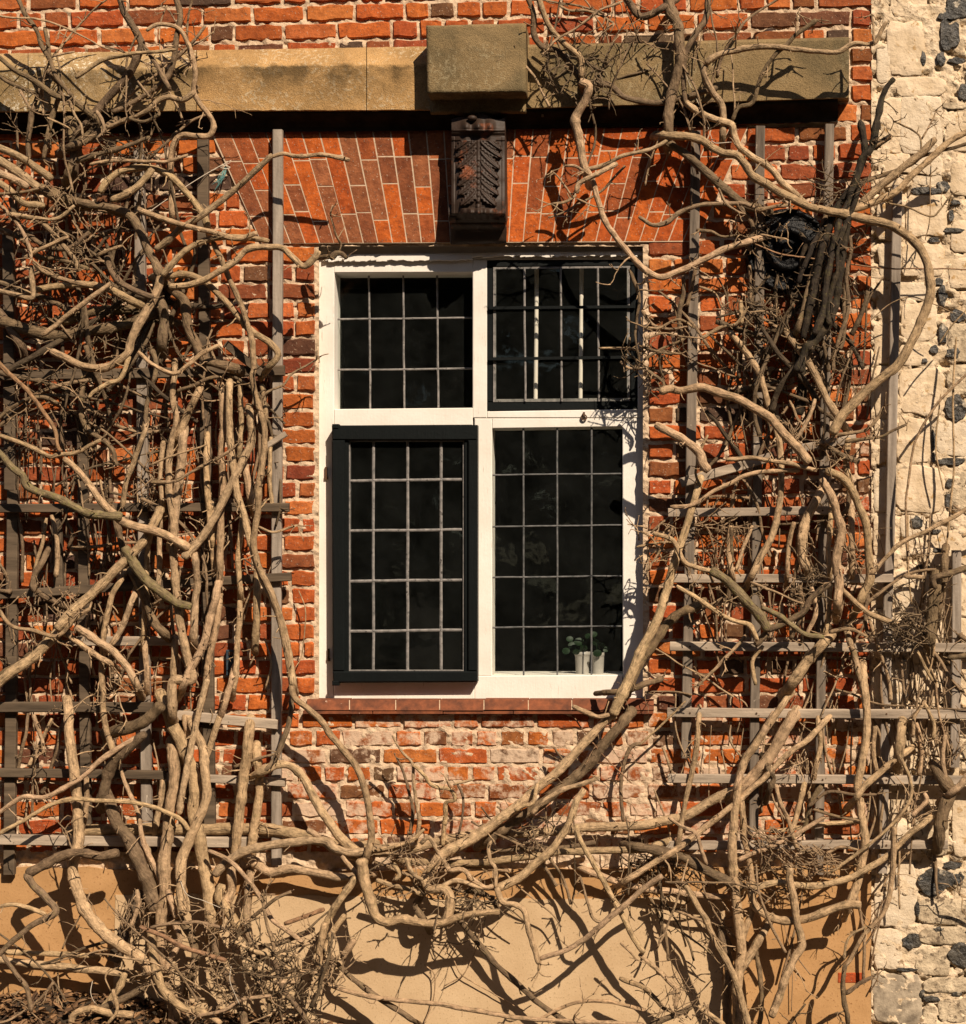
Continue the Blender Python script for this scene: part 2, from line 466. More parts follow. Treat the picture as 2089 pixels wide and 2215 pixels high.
BRICK_COL = [((0.47, 0.120, 0.026), 7), ((0.39, 0.092, 0.024), 6), ((0.29, 0.074, 0.026), 4), ((0.24, 0.078, 0.028), 3),
             ((0.150, 0.066, 0.032), 2.0), ((0.095, 0.058, 0.038), 0.9), ((0.50, 0.15, 0.040), 3)]
def brick_colour():
    r = random.random() * sum(w for _, w in BRICK_COL)
    for c, w in BRICK_COL:
        r -= w
        if r <= 0: break
    k = random.uniform(0.82, 1.08)
    return [c[0] * k, c[1] * k * random.uniform(0.86, 1.08), c[2] * k]

def brick_shape(L, H, seed, n_long, worn):
    """front outline of 10-12 points with worn corners, a rounded arris and sides; origin at the middle of the front"""
    r = random.Random(seed)
    pts = []
    a, b = L / 2, H / 2
    top = [(-a + L * (k + 0.5) / n_long + r.uniform(-.01, .01), b + r.uniform(-worn, worn * 0.3)) for k in range(n_long)]
    bot = [(a - L * (k + 0.5) / n_long + r.uniform(-.01, .01), -b + r.uniform(-worn * 0.3, worn)) for k in range(n_long)]
    cr = lambda: r.uniform(0.3, 1.0) * worn
    pts = [(-a + r.uniform(0, worn), b - cr())] + top + [(a - r.uniform(0, worn), b - cr()), (a - r.uniform(0, worn), -b + cr())] + bot + [(-a + r.uniform(0, worn), -b + cr())]
    n = len(pts)
    e = 0.004
    v = []
    for (x, z) in pts:
        v.append((x - math.copysign(min(e, abs(x)), x), r.uniform(-0.0025, 0.0015), z - math.copysign(min(e, abs(z)), z)))
    for (x, z) in pts: v.append((x, 0.006 + r.uniform(-.001, .001), z))
    for (x, z) in pts: v.append((x, 0.034, z))
    f = [tuple(reversed(range(n)))[::-1]]
    for k in range(n):
        m_ = (k + 1) % n
        f.append((k, n + k, n + m_, m_)); f.append((n + k, 2 * n + k, 2 * n + m_, n + m_))
    return v, f

def brick_mesh(L, H, seed, n_long, worn):
    v, f = brick_shape(L, H, seed, n_long, worn)
    me = bpy.data.meshes.new('brick')
    me.from_pydata(v, [], f); me.materials.append(M['brick']); me.update()
    bm = bmesh.new(); bm.from_mesh(me); bmesh.ops.recalc_face_normals(bm, faces=bm.faces); bm.to_mesh(me); bm.free()
    return me
STR_L, HEAD_L, BR_H = 0.205, 0.098, 0.058
PROTO = {0: [brick_mesh(STR_L, BR_H, 100 + k, 5, 0.006) for k in range(16)], 1: [brick_mesh(HEAD_L, BR_H, 300 + k, 3, 0.006) for k in range(14)]}

rows = [-109 - 39.5 * k for k in range(11, 0, -1)] + [-109, -70, -31, 9, 48.5, 88, 128, 167, 207, 248, 292, 331.8, 371.6, 411.3, 451, 491, 530.5, 570, 610, 650, 690.6, 730]
y = 771.7
while y < 1860: rows.append(y); y += 38.4

def sub(iv, a, b):
    o = []
    for (s, e) in iv:
        if b <= s or a >= e: o.append((s, e)); continue
        if a > s: o.append((s, a))
        if b < e: o.append((b, e))
    return o
arch_l = lambda y: 1037 - 472 * (1590 - y) / 1063.0 - 2
arch_r = lambda y: 1037 + 472 * (1590 - y) / 1068.0 + 2
place = []      # (x0, x1, yc at x, height px, is_header, row)
for k in range(len(rows) - 1):
    y0, y1 = rows[k], rows[k + 1]; yc = (y0 + y1) / 2
    iv = [(-630, corner_x(yc))]
    if 112 < yc < 246: iv = sub(iv, -700, 1838)
    if 275 < yc < 522: iv = sub(iv, arch_l(yc), arch_r(YX(yc, 1580)))
    if 522 <= yc < 1546: iv = sub(iv, WIN[0] - 1, WIN[2] + 1)
    if 1505 < yc < 1548: iv = sub(iv, 652, 1420)
    header_row = (k % 2 == 0)
    for (s, e) in iv:
        x = s + (random.uniform(-20, 0) if s < -100 else 0)
        flip = False
        while x < e - 12:
            if yc < 110: hd = random.random() < (0.62 if header_row else 0.22)
            else: hd = header_row if random.random() < 0.86 else not header_row
            w = (random.uniform(50, 60) if hd else random.uniform(104, 122))
            if e - (x + w) < 26: w = e - x
            g = random.uniform(3.0, 6.0)
            place.append((x + g / 2, x + w - g / 2, YX(yc, x + w / 2), (y1 - y0) * random.uniform(0.84, 0.91), w < 82, k))
            x += w

def wash(xc, yc):
    """how much limewash is left: the apron below the sill and the lower rows"""
    if yc > 1540:
        return random.uniform(0.55, 1.0) if xc > 560 else random.uniform(0.1, 0.6)
    if xc > 1770 and yc > 560: return random.uniform(0.3, 0.85)
    if yc > 1330: return random.uniform(0.1, 0.55)
    if yc > 1120 and xc > 1500: return random.uniform(0.1, 0.5)
    return random.uniform(0.0, 0.22)
def worth(b):
    xc, yc = (b[0] + b[1]) / 2, b[2]
    if xc < -10 or yc < -15 or yc > 1860: return -1
    s = (b[1] - b[0]) * b[3]
    if 560 < xc < 690 or 1390 < xc < 1500: s *= 2.2
    if yc < 110: s *= 2.0
    if yc > 1540 and 600 < xc < 1500: s *= 2.2
    if xc > 1780: s *= 1.3
    if xc < 430 and yc > 600: s *= 0.7
    return s
place.sort(key=worth, reverse=True)
joined_v, joined_f, joined_c = [], [], []
for i, (x0, x1, yc, h, hd, row) in enumerate(place):
    xc = (x0 + x1) / 2
    c = brick_colour()
    if yc > 1540 and xc > 560: c = [0.9 * c[0] + 0.05, 0.9 * c[1] + 0.02, c[2]]
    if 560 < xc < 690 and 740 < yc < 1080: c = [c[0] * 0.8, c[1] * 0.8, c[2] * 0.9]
    a = wash(xc, yc)
    L = (x1 - x0) * S
    key = 1 if L < 0.145 else 0
    sx = L / (HEAD_L if key else STR_L); sz = h * S / BR_H
    loc = Vector((wx(xc), random.uniform(-0.0025, 0.0020) + (0.0042 if yc > 1555 else 0.0), wz(yc)))
    ang = math.atan(-slope(yc)) + random.uniform(-0.008, 0.008)
    fx, fz = 1, 1
    if i < 298:
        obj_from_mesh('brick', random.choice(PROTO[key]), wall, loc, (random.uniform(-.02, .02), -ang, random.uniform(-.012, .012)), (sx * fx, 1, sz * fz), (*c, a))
    else:
        v, f = brick_shape(L, h * S, 5000 + i, 3 if key else 5, 0.006)
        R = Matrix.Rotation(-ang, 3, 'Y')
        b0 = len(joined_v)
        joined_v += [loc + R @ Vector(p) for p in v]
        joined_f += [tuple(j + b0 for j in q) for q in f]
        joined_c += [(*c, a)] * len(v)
me = bpy.data.meshes.new('bricks_beyond')
me.from_pydata(joined_v, [], joined_f)
at = me.color_attributes.new('tint', 'FLOAT_COLOR', 'POINT')
at.data.foreach_set('color', np.array(joined_c, dtype=np.float32).ravel())
me.materials.append(M['brick_joined']); me.update()
bm = bmesh.new(); bm.from_mesh(me); bmesh.ops.recalc_face_normals(bm, faces=bm.faces); bm.to_mesh(me); bm.free()
tag(obj_from_mesh('small_bricks', me, wall), kind='stuff')

# flat arch of rubbed bricks radiating from one point below
ox, oy = 1037.0, 1590.0
# thin bed of white putty behind them, a sheet just proud of the mortar
v = [P(458, 290, 0.0036), P(1619, 274, 0.0036), P(1508, 523, 0.0036), P(566, 527, 0.0036)]
mesh_obj('arch_joint', v + [p + Vector((0, 0.02, 0)) for p in v], [(0, 3, 2, 1), (0, 1, 5, 4), (1, 2, 6, 5), (2, 3, 7, 6), (3, 0, 4, 7)], M['joint'], wall)
ARCH_COL = [(0.45, 0.098, 0.018), (0.40, 0.082, 0.017), (0.31, 0.078, 0.024), (0.22, 0.068, 0.028), (0.38, 0.12, 0.045), (0.47, 0.105, 0.019), (0.28, 0.095, 0.04)]
def arch_top(x): return 288 - 0.0135 * (x - 450)
def arch_bot(x): return 527 - 0.006 * (x - 690)
n_v = 30
xb = np.linspace(566, 1508, n_v + 1)
def on_ray(xbot, t):
    """point on the joint line through (xbot, bottom) at fraction t of the height (0 bottom, 1 top)"""
    yb = arch_bot(xbot)
    yt = arch_top(xbot)
    yy = yb + (yt - yb) * t
    return ox + (xbot - ox) * (oy - yy) / (oy - yb), yy
for k in range(n_v):
    j1 = random.uniform(-.035, .035)
    pat = [0.22 + j1, 0.52 - j1, 0.26] if k % 2 == 0 else [0.5 + j1, 0.24, 0.26 - j1]
    if k % 4 >= 2: pat = pat[::-1]
    t = 0.0
    for j, seg in enumerate(pat):
        t0, t1 = t, t + seg; t = t1
        g = 1.05
        a0, a1 = xb[k] + g, xb[k + 1] - g
        ts, te = t0 + 0.0042, t1 - 0.0042
        if j == 2: te = 1.0
        q = [on_ray(a0, te), on_ray(a1, te), on_ray(a1, ts), on_ray(a0, ts)]
        dd = 0.0044 + random.uniform(-0.0004, 0.0008)
        mbk = MB(); mbk.prism([P(x, y_, dd) for x, y_ in q], 0.03, 0.0012)
        c = random.choice(ARCH_COL)
        if q[0][0] > 1080: c = random.choice([ARCH_COL[0], ARCH_COL[1], ARCH_COL[5], ARCH_COL[2]])
        kk = random.uniform(0.85, 1.1)
        mbk.obj('arch_brick', M['brick'], wall, False, (c[0] * kk, c[1] * kk, c[2] * kk, 0.05))

# tiled sill
for k, (xa, xbx) in enumerate([(664, 754.6), (757, 854.6), (857, 949.6), (952, 1045.6), (1048, 1141.6), (1144, 1235.6), (1238, 1324.6), (1327, 1414)]):
    mbk = MB()
    o_ = random.uniform(-1.2, 1.2)
    f0 = [P(xa, 1513 + o_, 0.012), P(xbx, 1513 + o_, 0.012), P(xbx, 1536 + o_, 0.034), P(xa, 1536 + o_, 0.034)]
    b0 = [Vector((p.x, 0.06, p.z)) for p in f0]
    mbk.add(f0 + b0, [(0, 3, 2, 1), (0, 1, 5, 4), (1, 2, 6, 5), (2, 3, 7, 6), (3, 0, 4, 7)])
    mbk.obj('sill_tile', M['tile'], wall)
mbk = MB()
mbk.add([P(664, 1514, 0.010), P(1414, 1514, 0.010), P(1414, 1535, 0.031), P(664, 1535, 0.031)] + [P(664, 1514, -.05), P(1414, 1514, -.05), P(1414, 1538, -.03), P(664, 1538, -.03)], [(0, 3, 2, 1), (0, 1, 5, 4), (1, 2, 6, 5), (2, 3, 7, 6), (3, 0, 4, 7)])
mbk.obj('sill_bedding', M['mortar'], wall)
for k in range(5):
    mbk = MB(); xa = 655 + k * 152
    mbk.prism(rect(xa, 1537.5, xa + 150, 1544, 0.030 + random.uniform(-.002, .002)), 0.03)
    mbk.obj('under_tile', M['tile'], wall)

# rendered plinth: cream panel with an ochre border
def sheet(name, pts, d, back, mat, n=1):
    v = [P(x, y_, d) for x, y_ in pts]
    n_ = len(v)
    vb = [Vector((p.x, back, p.z)) for p in v]
    f = [tuple(range(n_))[::-1]] + [(k, (k + 1) % n_, n_ + (k + 1) % n_, n_ + k) for k in range(n_)]
    return mesh_obj(name, v + vb, f, mat, wall)
def ragged(x0, y0, x1, y1, n, amp):
    return [(x0 + (x1 - x0) * k / n + (random.uniform(-amp, amp) if 0 < k < n and abs(y1 - y0) > abs(x1 - x0) else 0),
             y0 + (y1 - y0) * k / n + (random.uniform(-amp, amp) if 0 < k < n and abs(x1 - x0) >= abs(y1 - y0) else 0)) for k in range(n + 1)]
top = ragged(-640, 1866, 700, 1886, 34, 3) + ragged(704, 1886, 1884, 1874, 40, 3)
sheet('ochre_render', top + [(1884, 2330), (-640, 2330)], 0.012, 0.05, M['ochre'])
pan = ragged(250, 1935, 640, 1938, 14, 4) + ragged(644, 1938, 1180, 1946, 24, 4) + ragged(1184, 1944, 1570, 1938, 16, 4) + ragged(1566, 1942, 1560, 2330, 18, 4)
sheet('cream_render', pan + [(240, 2330)], 0.016, 0.02, M['plinth'])
mbk = MB(); mbk.prism(rect(1812, 2104, 1868, 2126, 0.0145), 0.02, 0.002); mbk.obj('exposed_brick', M['brick'], wall, False, (0.40, 0.075, 0.022, 0.45))

# ================================================================== stone ledge
ledge = empty('stone_ledge', P(400, 240, 0), 'long sandstone ledge crossing the wall above the window, lichen on its left half', 'ledge')
def ledge_piece(x0, x1, prof, mat, name, wob, round_end=False):
    """prof: list of (py offset fraction, d) down the front; swept along x with small unevenness"""
    n = max(3, int((x1 - x0) / 10))
    v, f = [], []
    m_ = len(prof)
    for k in range(n + 1):
        x = x0 + (x1 - x0) * k / n
        for (py, d) in prof:
            yy = py(x) if callable(py) else py
            j = (mnoise.noise(Vector((x * 0.03, yy * 0.05, 3.1))) ) * wob
            j2 = mnoise.noise(Vector((x * 0.11, yy * 0.2, 9.1))) * wob * 0.6
            v.append(P(x, yy + j2 * 900, d + j))
    for k in range(n):
        for j in range(m_ - 1):
            a = k * m_ + j
            f.append((a, a + 1, a + m_ + 1, a + m_))
    f.append(tuple(range(m_))[::-1]); f.append(tuple(n * m_ + j for j in range(m_)))
    return mesh_obj(name, v, f, mat, ledge)
lt = lambda off: (lambda x: 116 - 0.0165 * x + off)
prof_l = [(lt(0), -0.03), (lt(0), 0.020), (lt(5), 0.034), (lt(18), 0.062), (lt(32), 0.088), (lt(38), 0.096), (lt(80), 0.097), (lt(118), 0.096),
          ((lambda x: 241 - 0.004 * x), 0.094), ((lambda x: 243 - 0.004 * x), 0.086), ((lambda x: 250 - 0.004 * x), 0.02), ((lambda x: 250 - 0.004 * x), -0.03)]
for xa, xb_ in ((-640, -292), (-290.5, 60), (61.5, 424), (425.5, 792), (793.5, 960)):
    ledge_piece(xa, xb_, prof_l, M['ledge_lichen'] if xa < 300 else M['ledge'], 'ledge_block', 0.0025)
rt = lambda off: (lambda x: 97 - 0.0235 * (x - 1139) + off)
rb = lambda off: (lambda x: 236 - 0.033 * (x - 1139) + off)
prof_r = [(rt(0), -0.03), (rt(0), 0.060), (rt(2), 0.088), (rt(6), 0.094), (rt(70), 0.094), (rb(-2), 0.094), (rb(0), 0.086), (rb(6), 0.02), (rb(6), -0.03)]
for xa, xb_ in ((1100, 1489), (1490, 1836)):
    ledge_piece(xa, xb_, prof_r, M['ledge_dark'], 'ledge_block', 0.0012)

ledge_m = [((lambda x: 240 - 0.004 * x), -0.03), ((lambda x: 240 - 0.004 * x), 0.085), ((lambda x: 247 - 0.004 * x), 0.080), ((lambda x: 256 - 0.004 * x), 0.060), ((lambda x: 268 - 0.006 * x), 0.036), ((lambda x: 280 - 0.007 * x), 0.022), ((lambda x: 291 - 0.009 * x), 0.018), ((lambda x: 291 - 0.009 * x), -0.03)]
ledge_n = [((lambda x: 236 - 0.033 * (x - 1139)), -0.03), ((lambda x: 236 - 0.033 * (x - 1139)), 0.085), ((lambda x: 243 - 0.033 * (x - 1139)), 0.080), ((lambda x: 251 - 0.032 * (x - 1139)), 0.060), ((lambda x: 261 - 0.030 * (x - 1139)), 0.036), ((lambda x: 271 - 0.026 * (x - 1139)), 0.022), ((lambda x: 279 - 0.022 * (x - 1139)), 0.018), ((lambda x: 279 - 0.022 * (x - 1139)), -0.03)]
for xa, xb_ in ((-640, -140), (-139, 424), (425, 984)): ledge_piece(xa, xb_, ledge_m, M['ledge_shade'], 'shade_moulding', 0.002)  # dark strip added below the ledge to deepen its shadow
for xa, xb_ in ((1084, 1489), (1490, 1812)): ledge_piece(xa, xb_, ledge_n, M['ledge_shade'], 'shade_moulding', 0.002)

# projecting block over the bracket
blk = empty('projecting_block', P(1030, 200, 0.1), 'plain square stone block projecting from the ledge above the carved bracket', 'stone block')
def soft_box(name, q, y1, bev, mat, parent, n=14, wob=0.0015):
    """front face as a rounded, slightly uneven grid with sides"""
    tl, tr, br, bl = [Vector(p) for p in q]
    v, f = [], []
    for j in range(n + 1):
        for i in range(n + 1):
            u, w = i / n, j / n
            p = (tl.lerp(tr, u)).lerp(bl.lerp(br, u), w)
            ed = min(u, 1 - u) * (tr - tl).length, min(w, 1 - w) * (tl - bl).length
            e = min(ed)
            dy = bev * (1 - min(1.0, e / bev)) ** 2 if e < bev else 0
            p = p + Vector((0, dy + mnoise.noise(p * 14) * wob, 0))
            if e == 0: p = p + Vector((mnoise.noise(p * 30) * wob, 0, mnoise.noise(p * 30 + Vector((9, 0, 0))) * wob * 2))
            v.append(p)
    for j in range(n):
        for i in range(n):
            a = j * (n + 1) + i
            f.append((a, a + n + 1, a + n + 2, a + 1))
    rim = [i for i in range(n + 1)] + [j * (n + 1) + n for j in range(1, n + 1)] + [n * (n + 1) + i for i in range(n - 1, -1, -1)] + [j * (n + 1) for j in range(n - 1, 0, -1)]
    b0 = len(v)
    for r_ in rim: v.append(Vector((v[r_].x, y1, v[r_].z)))
    L_ = len(rim)
    for k in range(L_):
        f.append((rim[k], rim[(k + 1) % L_], b0 + (k + 1) % L_, b0 + k))
    return mesh_obj(name, v, f, mat, parent, True)
soft_box('front_block', [P(921, 55, 0.205), P(1137, 50, 0.205), P(1137, 199, 0.205), P(924, 202, 0.205)], 0.0, 0.005, M['ledge_dark'], blk, 36)
soft_box('bed_stone', [P(926, 204, 0.104), P(1137, 202, 0.104), P(1137, 242, 0.102), P(930, 244, 0.102)], 0.0, 0.004, M['ledge_dark'], blk)

# carved bracket: acanthus leaf on a scrolled console
brk = empty('carved_bracket', P(1032, 500, 0.05), 'dark terracotta bracket carved with an acanthus leaf over the window', 'bracket')
def bracket():
    nx, ny = 96, 200
    x0, x1, y0, y1 = 976.0, 1092.0, 256.0, 500.0
    v, f = [], []
    def prof(t):   # console outline from top to bottom
        pts = [(0, 0.105), (0.10, 0.118), (0.16, 0.100), (0.30, 0.098), (0.55, 0.115), (0.74, 0.132), (0.84, 0.128), (0.89, 0.095), (0.93, 0.070), (1.0, 0.045)]
        for (a, da), (b_, db) in zip(pts, pts[1:]):
            if t <= b_:
                u = (t - a) / (b_ - a); u = u * u * (3 - 2 * u)
                return da + (db - da) * u
        return pts[-1][1]
    for j in range(ny + 1):
        t = j / ny
        for i in range(nx + 1):
            u = i / nx * 2 - 1
            d = prof(t)
            a = abs(u)
            if t < 0.13:      # folded tip at the head
                crest = max(0, 1 - (a / 0.78) ** 2)
                d += 0.030 * crest * (0.6 + 0.4 * math.cos(u * 13)) * math.sin(math.pi * min(1, t / 0.13))
            elif t < 0.20:
                d += 0.004 - 0.010 * max(0, 1 - (a / 0.45) ** 2)
            elif t < 0.80:    # leaf: beaded midrib and six overlapping fluted lobes each side
                X, Y = a * 58.0, (t - 0.20) * 244.0
                h = 0.0
                for k in range(7):
                    y0k = -22 + 21.0 * k
                    sx = 0.60 + 0.05 * math.sin(k * 1.7); sy = math.sqrt(1 - sx * sx)
                    bend = 0.0055
                    # distance along and across a lobe that curves outwards
                    s_ = (X - 3) * sx + (Y - y0k) * sy
                    q_ = -(X - 3) * sy + (Y - y0k) * sx + bend * s_ * s_ * 0.6
                    Lk = 62 - 2.0 * k
                    if 0 < s_ < Lk:
                        w_ = 13.5 * (math.sin(math.pi * (s_ / Lk) ** 0.62) ** 0.55) * (1 + 0.16 * math.sin(s_ * 0.75))
                        if abs(q_) < w_:
                            e_ = 1 - (q_ / w_) ** 2
                            hk = 0.004 + 0.015 * e_ ** 0.6 * (0.55 + 0.45 * s_ / Lk) + 0.0026 * math.cos(q_ / max(w_, 4) * 8.5) - 0.0003 * k
                            h = max(h, hk)
                h *= 1.0 if a < 0.84 else max(0, 1 - (a - 0.84) / 0.05)
                if a < 0.12:
                    bead = 0.5 + 0.5 * math.cos((t - 0.2) * 244 / 13 * 2 * math.pi) if (t - 0.2) * 244 > 40 else 0.6
                    h = max(h * (a / 0.12), 0.011 * math.sqrt(max(0, 1 - (a / 0.085) ** 2)) * (0.65 + 0.5 * bead))
                d += h
            elif t < 0.90:    # curled toe
                tt = (t - 0.80) / 0.10
                w = max(0, 1 - (a / 0.70) ** 2)
                d += w * (0.044 * math.sin(math.pi * (0.25 + 0.75 * tt)) + 0.006 * math.cos(u * 22))
            else:
                d += 0.003 * math.cos(u * 9)
            d += 0.022 * (1 - a * a) if 0.1 < t < 0.92 else 0.012 * (1 - a * a)
            # raised border strips
            if 0.16 < t < 0.9 and a > 0.88: d += 0.003
            yy = y0 + (y1 - y0) * t
            if j == 0: yy += -10 * max(0, 1 - a * 1.6) - 3 * math.sin(u * 7)
            v.append(P(x0 + (x1 - x0) * i / nx, yy, max(0.01, d)))
    for j in range(ny):
        for i in range(nx):
            q = j * (nx + 1) + i
            f.append((q, q + nx + 1, q + nx + 2, q + 1))
    rim = [i for i in range(nx + 1)] + [j * (nx + 1) + nx for j in range(1, ny + 1)] + [ny * (nx + 1) + i for i in range(nx - 1, -1, -1)] + [j * (nx + 1) for j in range(ny - 1, 0, -1)]
    b0 = len(v)
    for r_ in rim: v.append(Vector((v[r_].x, 0.01, v[r_].z)))
    L_ = len(rim)
    for k in range(L_): f.append((rim[k], rim[(k + 1) % L_], b0 + (k + 1) % L_, b0 + k))
    mesh_obj('acanthus_leaf', v, f, M['terracotta'], brk, True)
    # side volutes
    for s_, xx in ((-1, 976.5), (1, 1091.0)):
        mbk = MB()
        c = P(xx, 462, 0.085)
        ring = []
        for k in range(20):
            a = k / 20 * 2 * math.pi
            ring.append((c.y + 0.036 * math.cos(a), c.z + 0.036 * math.sin(a)))
        v2 = [(c.x + s_ * 0.008, y_, z_) for y_, z_ in ring] + [(c.x - s_ * 0.02, y_, z_) for y_, z_ in ring]
        mbk.add(v2, [tuple(range(20))] + [(k, (k + 1) % 20, 20 + (k + 1) % 20, 20 + k) for k in range(20)])
        mbk.obj('scroll', M['terracotta'], brk)
    # plain foot under the leaf and egg tip at the head
    soft_box('foot', [P(974, 486, 0.060), P(1094, 486, 0.060), P(1094, 524, 0.030), P(974, 526, 0.030)], 0.0, 0.005, M['terracotta'], brk, 8)
    mbk = MB()
    ringv = []
    c = P(1021, 256, 0.135)
    for j in range(7):
        th = math.pi * j / 6
        for i in range(10):
            ph = 2 * math.pi * i / 10
            ringv.append((c.x + 0.020 * math.sin(th) * math.cos(ph), c.y + 0.016 * math.sin(th) * math.sin(ph), c.z + 0.012 * math.cos(th)))
    mbk.add(ringv, [(j * 10 + i, j * 10 + (i + 1) % 10, (j + 1) * 10 + (i + 1) % 10, (j + 1) * 10 + i) for j in range(6) for i in range(10)])
    mbk.obj('leaf_tip', M['terracotta'], brk, True)
bracket()

# ================================================================== flint and stone wall on the right
fw = empty('flint_wall', P(1990, 2200, 0), 'pale flint and rubble stone wall abutting the right edge of the brickwork', 'stone wall')
relief(1884, 2800, -540, 2330, 5.0, None, 0.003, 0.010, 'rubble_mortar', M['rubble_mortar'], fw, seed=7.7, pits=0.022)
mb = MB(); mb.box((wx(1886), 0.032, wz(2330)), (wx(2800), 0.33, wz(-540))); mb.obj('wall_core', M['rubble_mortar'], fw)
def rock(name, cx, cy, w, h, bulge, mat, seed, square=0.5, base=-0.012, rough=0.10):
    r = random.Random(seed)
    n, rings = 22, 5
    v, f = [], []
    ph = r.uniform(0, 10)
    for j in range(rings):
        t = 1 - j / (rings - 1) * 0.92 if j < rings - 1 else 0.35
        t = [1.0, 0.985, 0.94, 0.66, 0.30][j]
        hgt = [0.0, 0.72, 0.95, 1.0, 1.0][j]
        for i in range(n):
            a = 2 * math.pi * i / n
            ca, sa = math.cos(a), math.sin(a)
            p_ = 2 + 6 * square
            rad = 1.0 / (abs(ca) ** p_ + abs(sa) ** p_) ** (1 / p_)
            rad *= 1 + rough * (mnoise.noise(Vector((ca * 1.6 + ph, sa * 1.6, seed * 1.7))) + 0.18 * mnoise.noise(Vector((ca * 5 + ph, sa * 5, seed))))
            x = cx + rad * t * w / 2 * ca; y_ = cy + rad * t * h / 2 * sa
            d = base + bulge * hgt + bulge * 0.35 * mnoise.noise(Vector((x * 0.05, y_ * 0.05, seed))) * (1 if j else 0)
            v.append(P(x, y_, d))
    for j in range(rings - 1):
        for i in range(n):
            f.append((j * n + i, j * n + (i + 1) % n, (j + 1) * n + (i + 1) % n, (j + 1) * n + i))
    f.append(tuple((rings - 1) * n + i for i in range(n)))
    o = mesh_obj(name, v, [tuple(reversed(q)) for q in f], mat, fw, square > 0.3)
    return o
STONES = [ # x0 y0 x1 y1 kind
 (1928, -60, 2004, 38, 0), (1922, 48, 1998, 164, 0), (1896, 96, 1924, 178, 1), (1940, 168, 2044, 208, 0), (1904, 214, 1950, 330, 0), (1948, 212, 2038, 332, 1), (1900, 336, 1970, 404, 0), (1972, 338, 2036, 400, 1),
 (2040, 222, 2092, 236, 2), (2046, 244, 2120, 326, 0), (2056, 350, 2130, 424, 0), (1962, 420, 2048, 512, 0), (1896, 440, 1956, 520, 0), (2058, 480, 2120, 548, 0), (1950, 528, 2040, 596, 0), (1900, 530, 1942, 600, 1), (2052, 560, 2120, 622, 0),
 (1944, 612, 2020, 650, 1), (1896, 610, 1938, 690, 0), (1950, 658, 2026, 736, 0), (2050, 700, 2120, 780, 3), (1890, 700, 1936, 784, 0), (1946, 746, 2014, 790, 0), (1892, 792, 1936, 900, 0), (1944, 798, 2040, 896, 0), (2050, 790, 2120, 850, 3),
 (1942, 904, 2012, 1000, 0), (1892, 908, 1934, 1004, 0), (2024, 910, 2120, 986, 1), (1938, 1010, 2040, 1106, 0), (1890, 1012, 1930, 1108, 1), (2060, 1020, 2120, 1110, 3), (1948, 1116, 2000, 1160, 1), (2004, 1148, 2120, 1226, 0), (1890, 1116, 1936, 1200, 0),
 (1936, 1236, 2006, 1330, 1), (2012, 1240, 2120, 1320, 0), (1892, 1210, 1930, 1300, 0), (1890, 1320, 1950, 1420, 0), (1960, 1340, 2040, 1430, 0), (2050, 1340, 2120, 1420, 0), (1890, 1430, 1960, 1520, 1), (1970, 1440, 2060, 1520, 0), (2066, 1440, 2130, 1540, 0),
 (1890, 1530, 1950, 1640, 0), (1960, 1530, 2050, 1630, 0), (2056, 1550, 2130, 1640, 3), (1892, 1650, 1970, 1760, 0), (1980, 1640, 2070, 1740, 0), (1980, 1752, 2050, 1850, 0), (2060, 1700, 2130, 1850, 0), (1900, 1780, 1970, 1850, 1),
 (1892, 1862, 1980, 2000, 1), (1986, 1944, 2110, 1998, 2), (2060, 1880, 2110, 1920, 0), (1990, 2004, 2110, 2042, 2), (1890, 2010, 1950, 2096, 1), (1980, 2050, 2056, 2110, 0), (1886, 2106, 1992, 2212, 4), (1998, 2114, 2110, 2146, 2), (2030, 2160, 2110, 2210, 0), (1995, 2176, 2026, 2230, 0)]
for i, (x0, y0, x1, y1, kd) in enumerate(STONES):
    mat = [M['quoin'], M['quoin_pale'], M['rough_stone'], M['rough_stone'], M['grey_stone']][kd]
    if y0 > 1700 and kd == 0: mat = M['rough_stone']
    o = rock('stone', (x0 + x1) / 2, (y0 + y1) / 2, (x1 - x0) * 1.04, (y1 - y0) * 1.04, random.uniform(0.004, 0.008) if kd != 2 else 0.010, mat, 40 + i, 0.85 if kd < 2 else 0.5, 0.000, 0.15)
rs = random.Random(5)
yy_ = -520
while yy_ < 2280:
    hh_ = rs.uniform(60, 100); xx_ = 2136 if yy_ > -70 else 1896
    while xx_ < 2760:
        ww_ = rs.uniform(60, 130)
        if rs.random() < .86: rock('stone', xx_ + ww_ / 2, yy_ + hh_ / 2, ww_ * .96, hh_ * .96, rs.uniform(.004, .008), M['quoin'] if rs.random() < .7 else M['quoin_pale'], int(xx_ * 7 + yy_), .85, 0, .15)
        else: rock('flint', xx_ + ww_ / 2, yy_ + hh_ / 2, ww_ * .5, hh_ * .6, .013, M['flint'], int(xx_ * 7 + yy_), .05, -.001, .42)
        xx_ += ww_
    yy_ += hh_
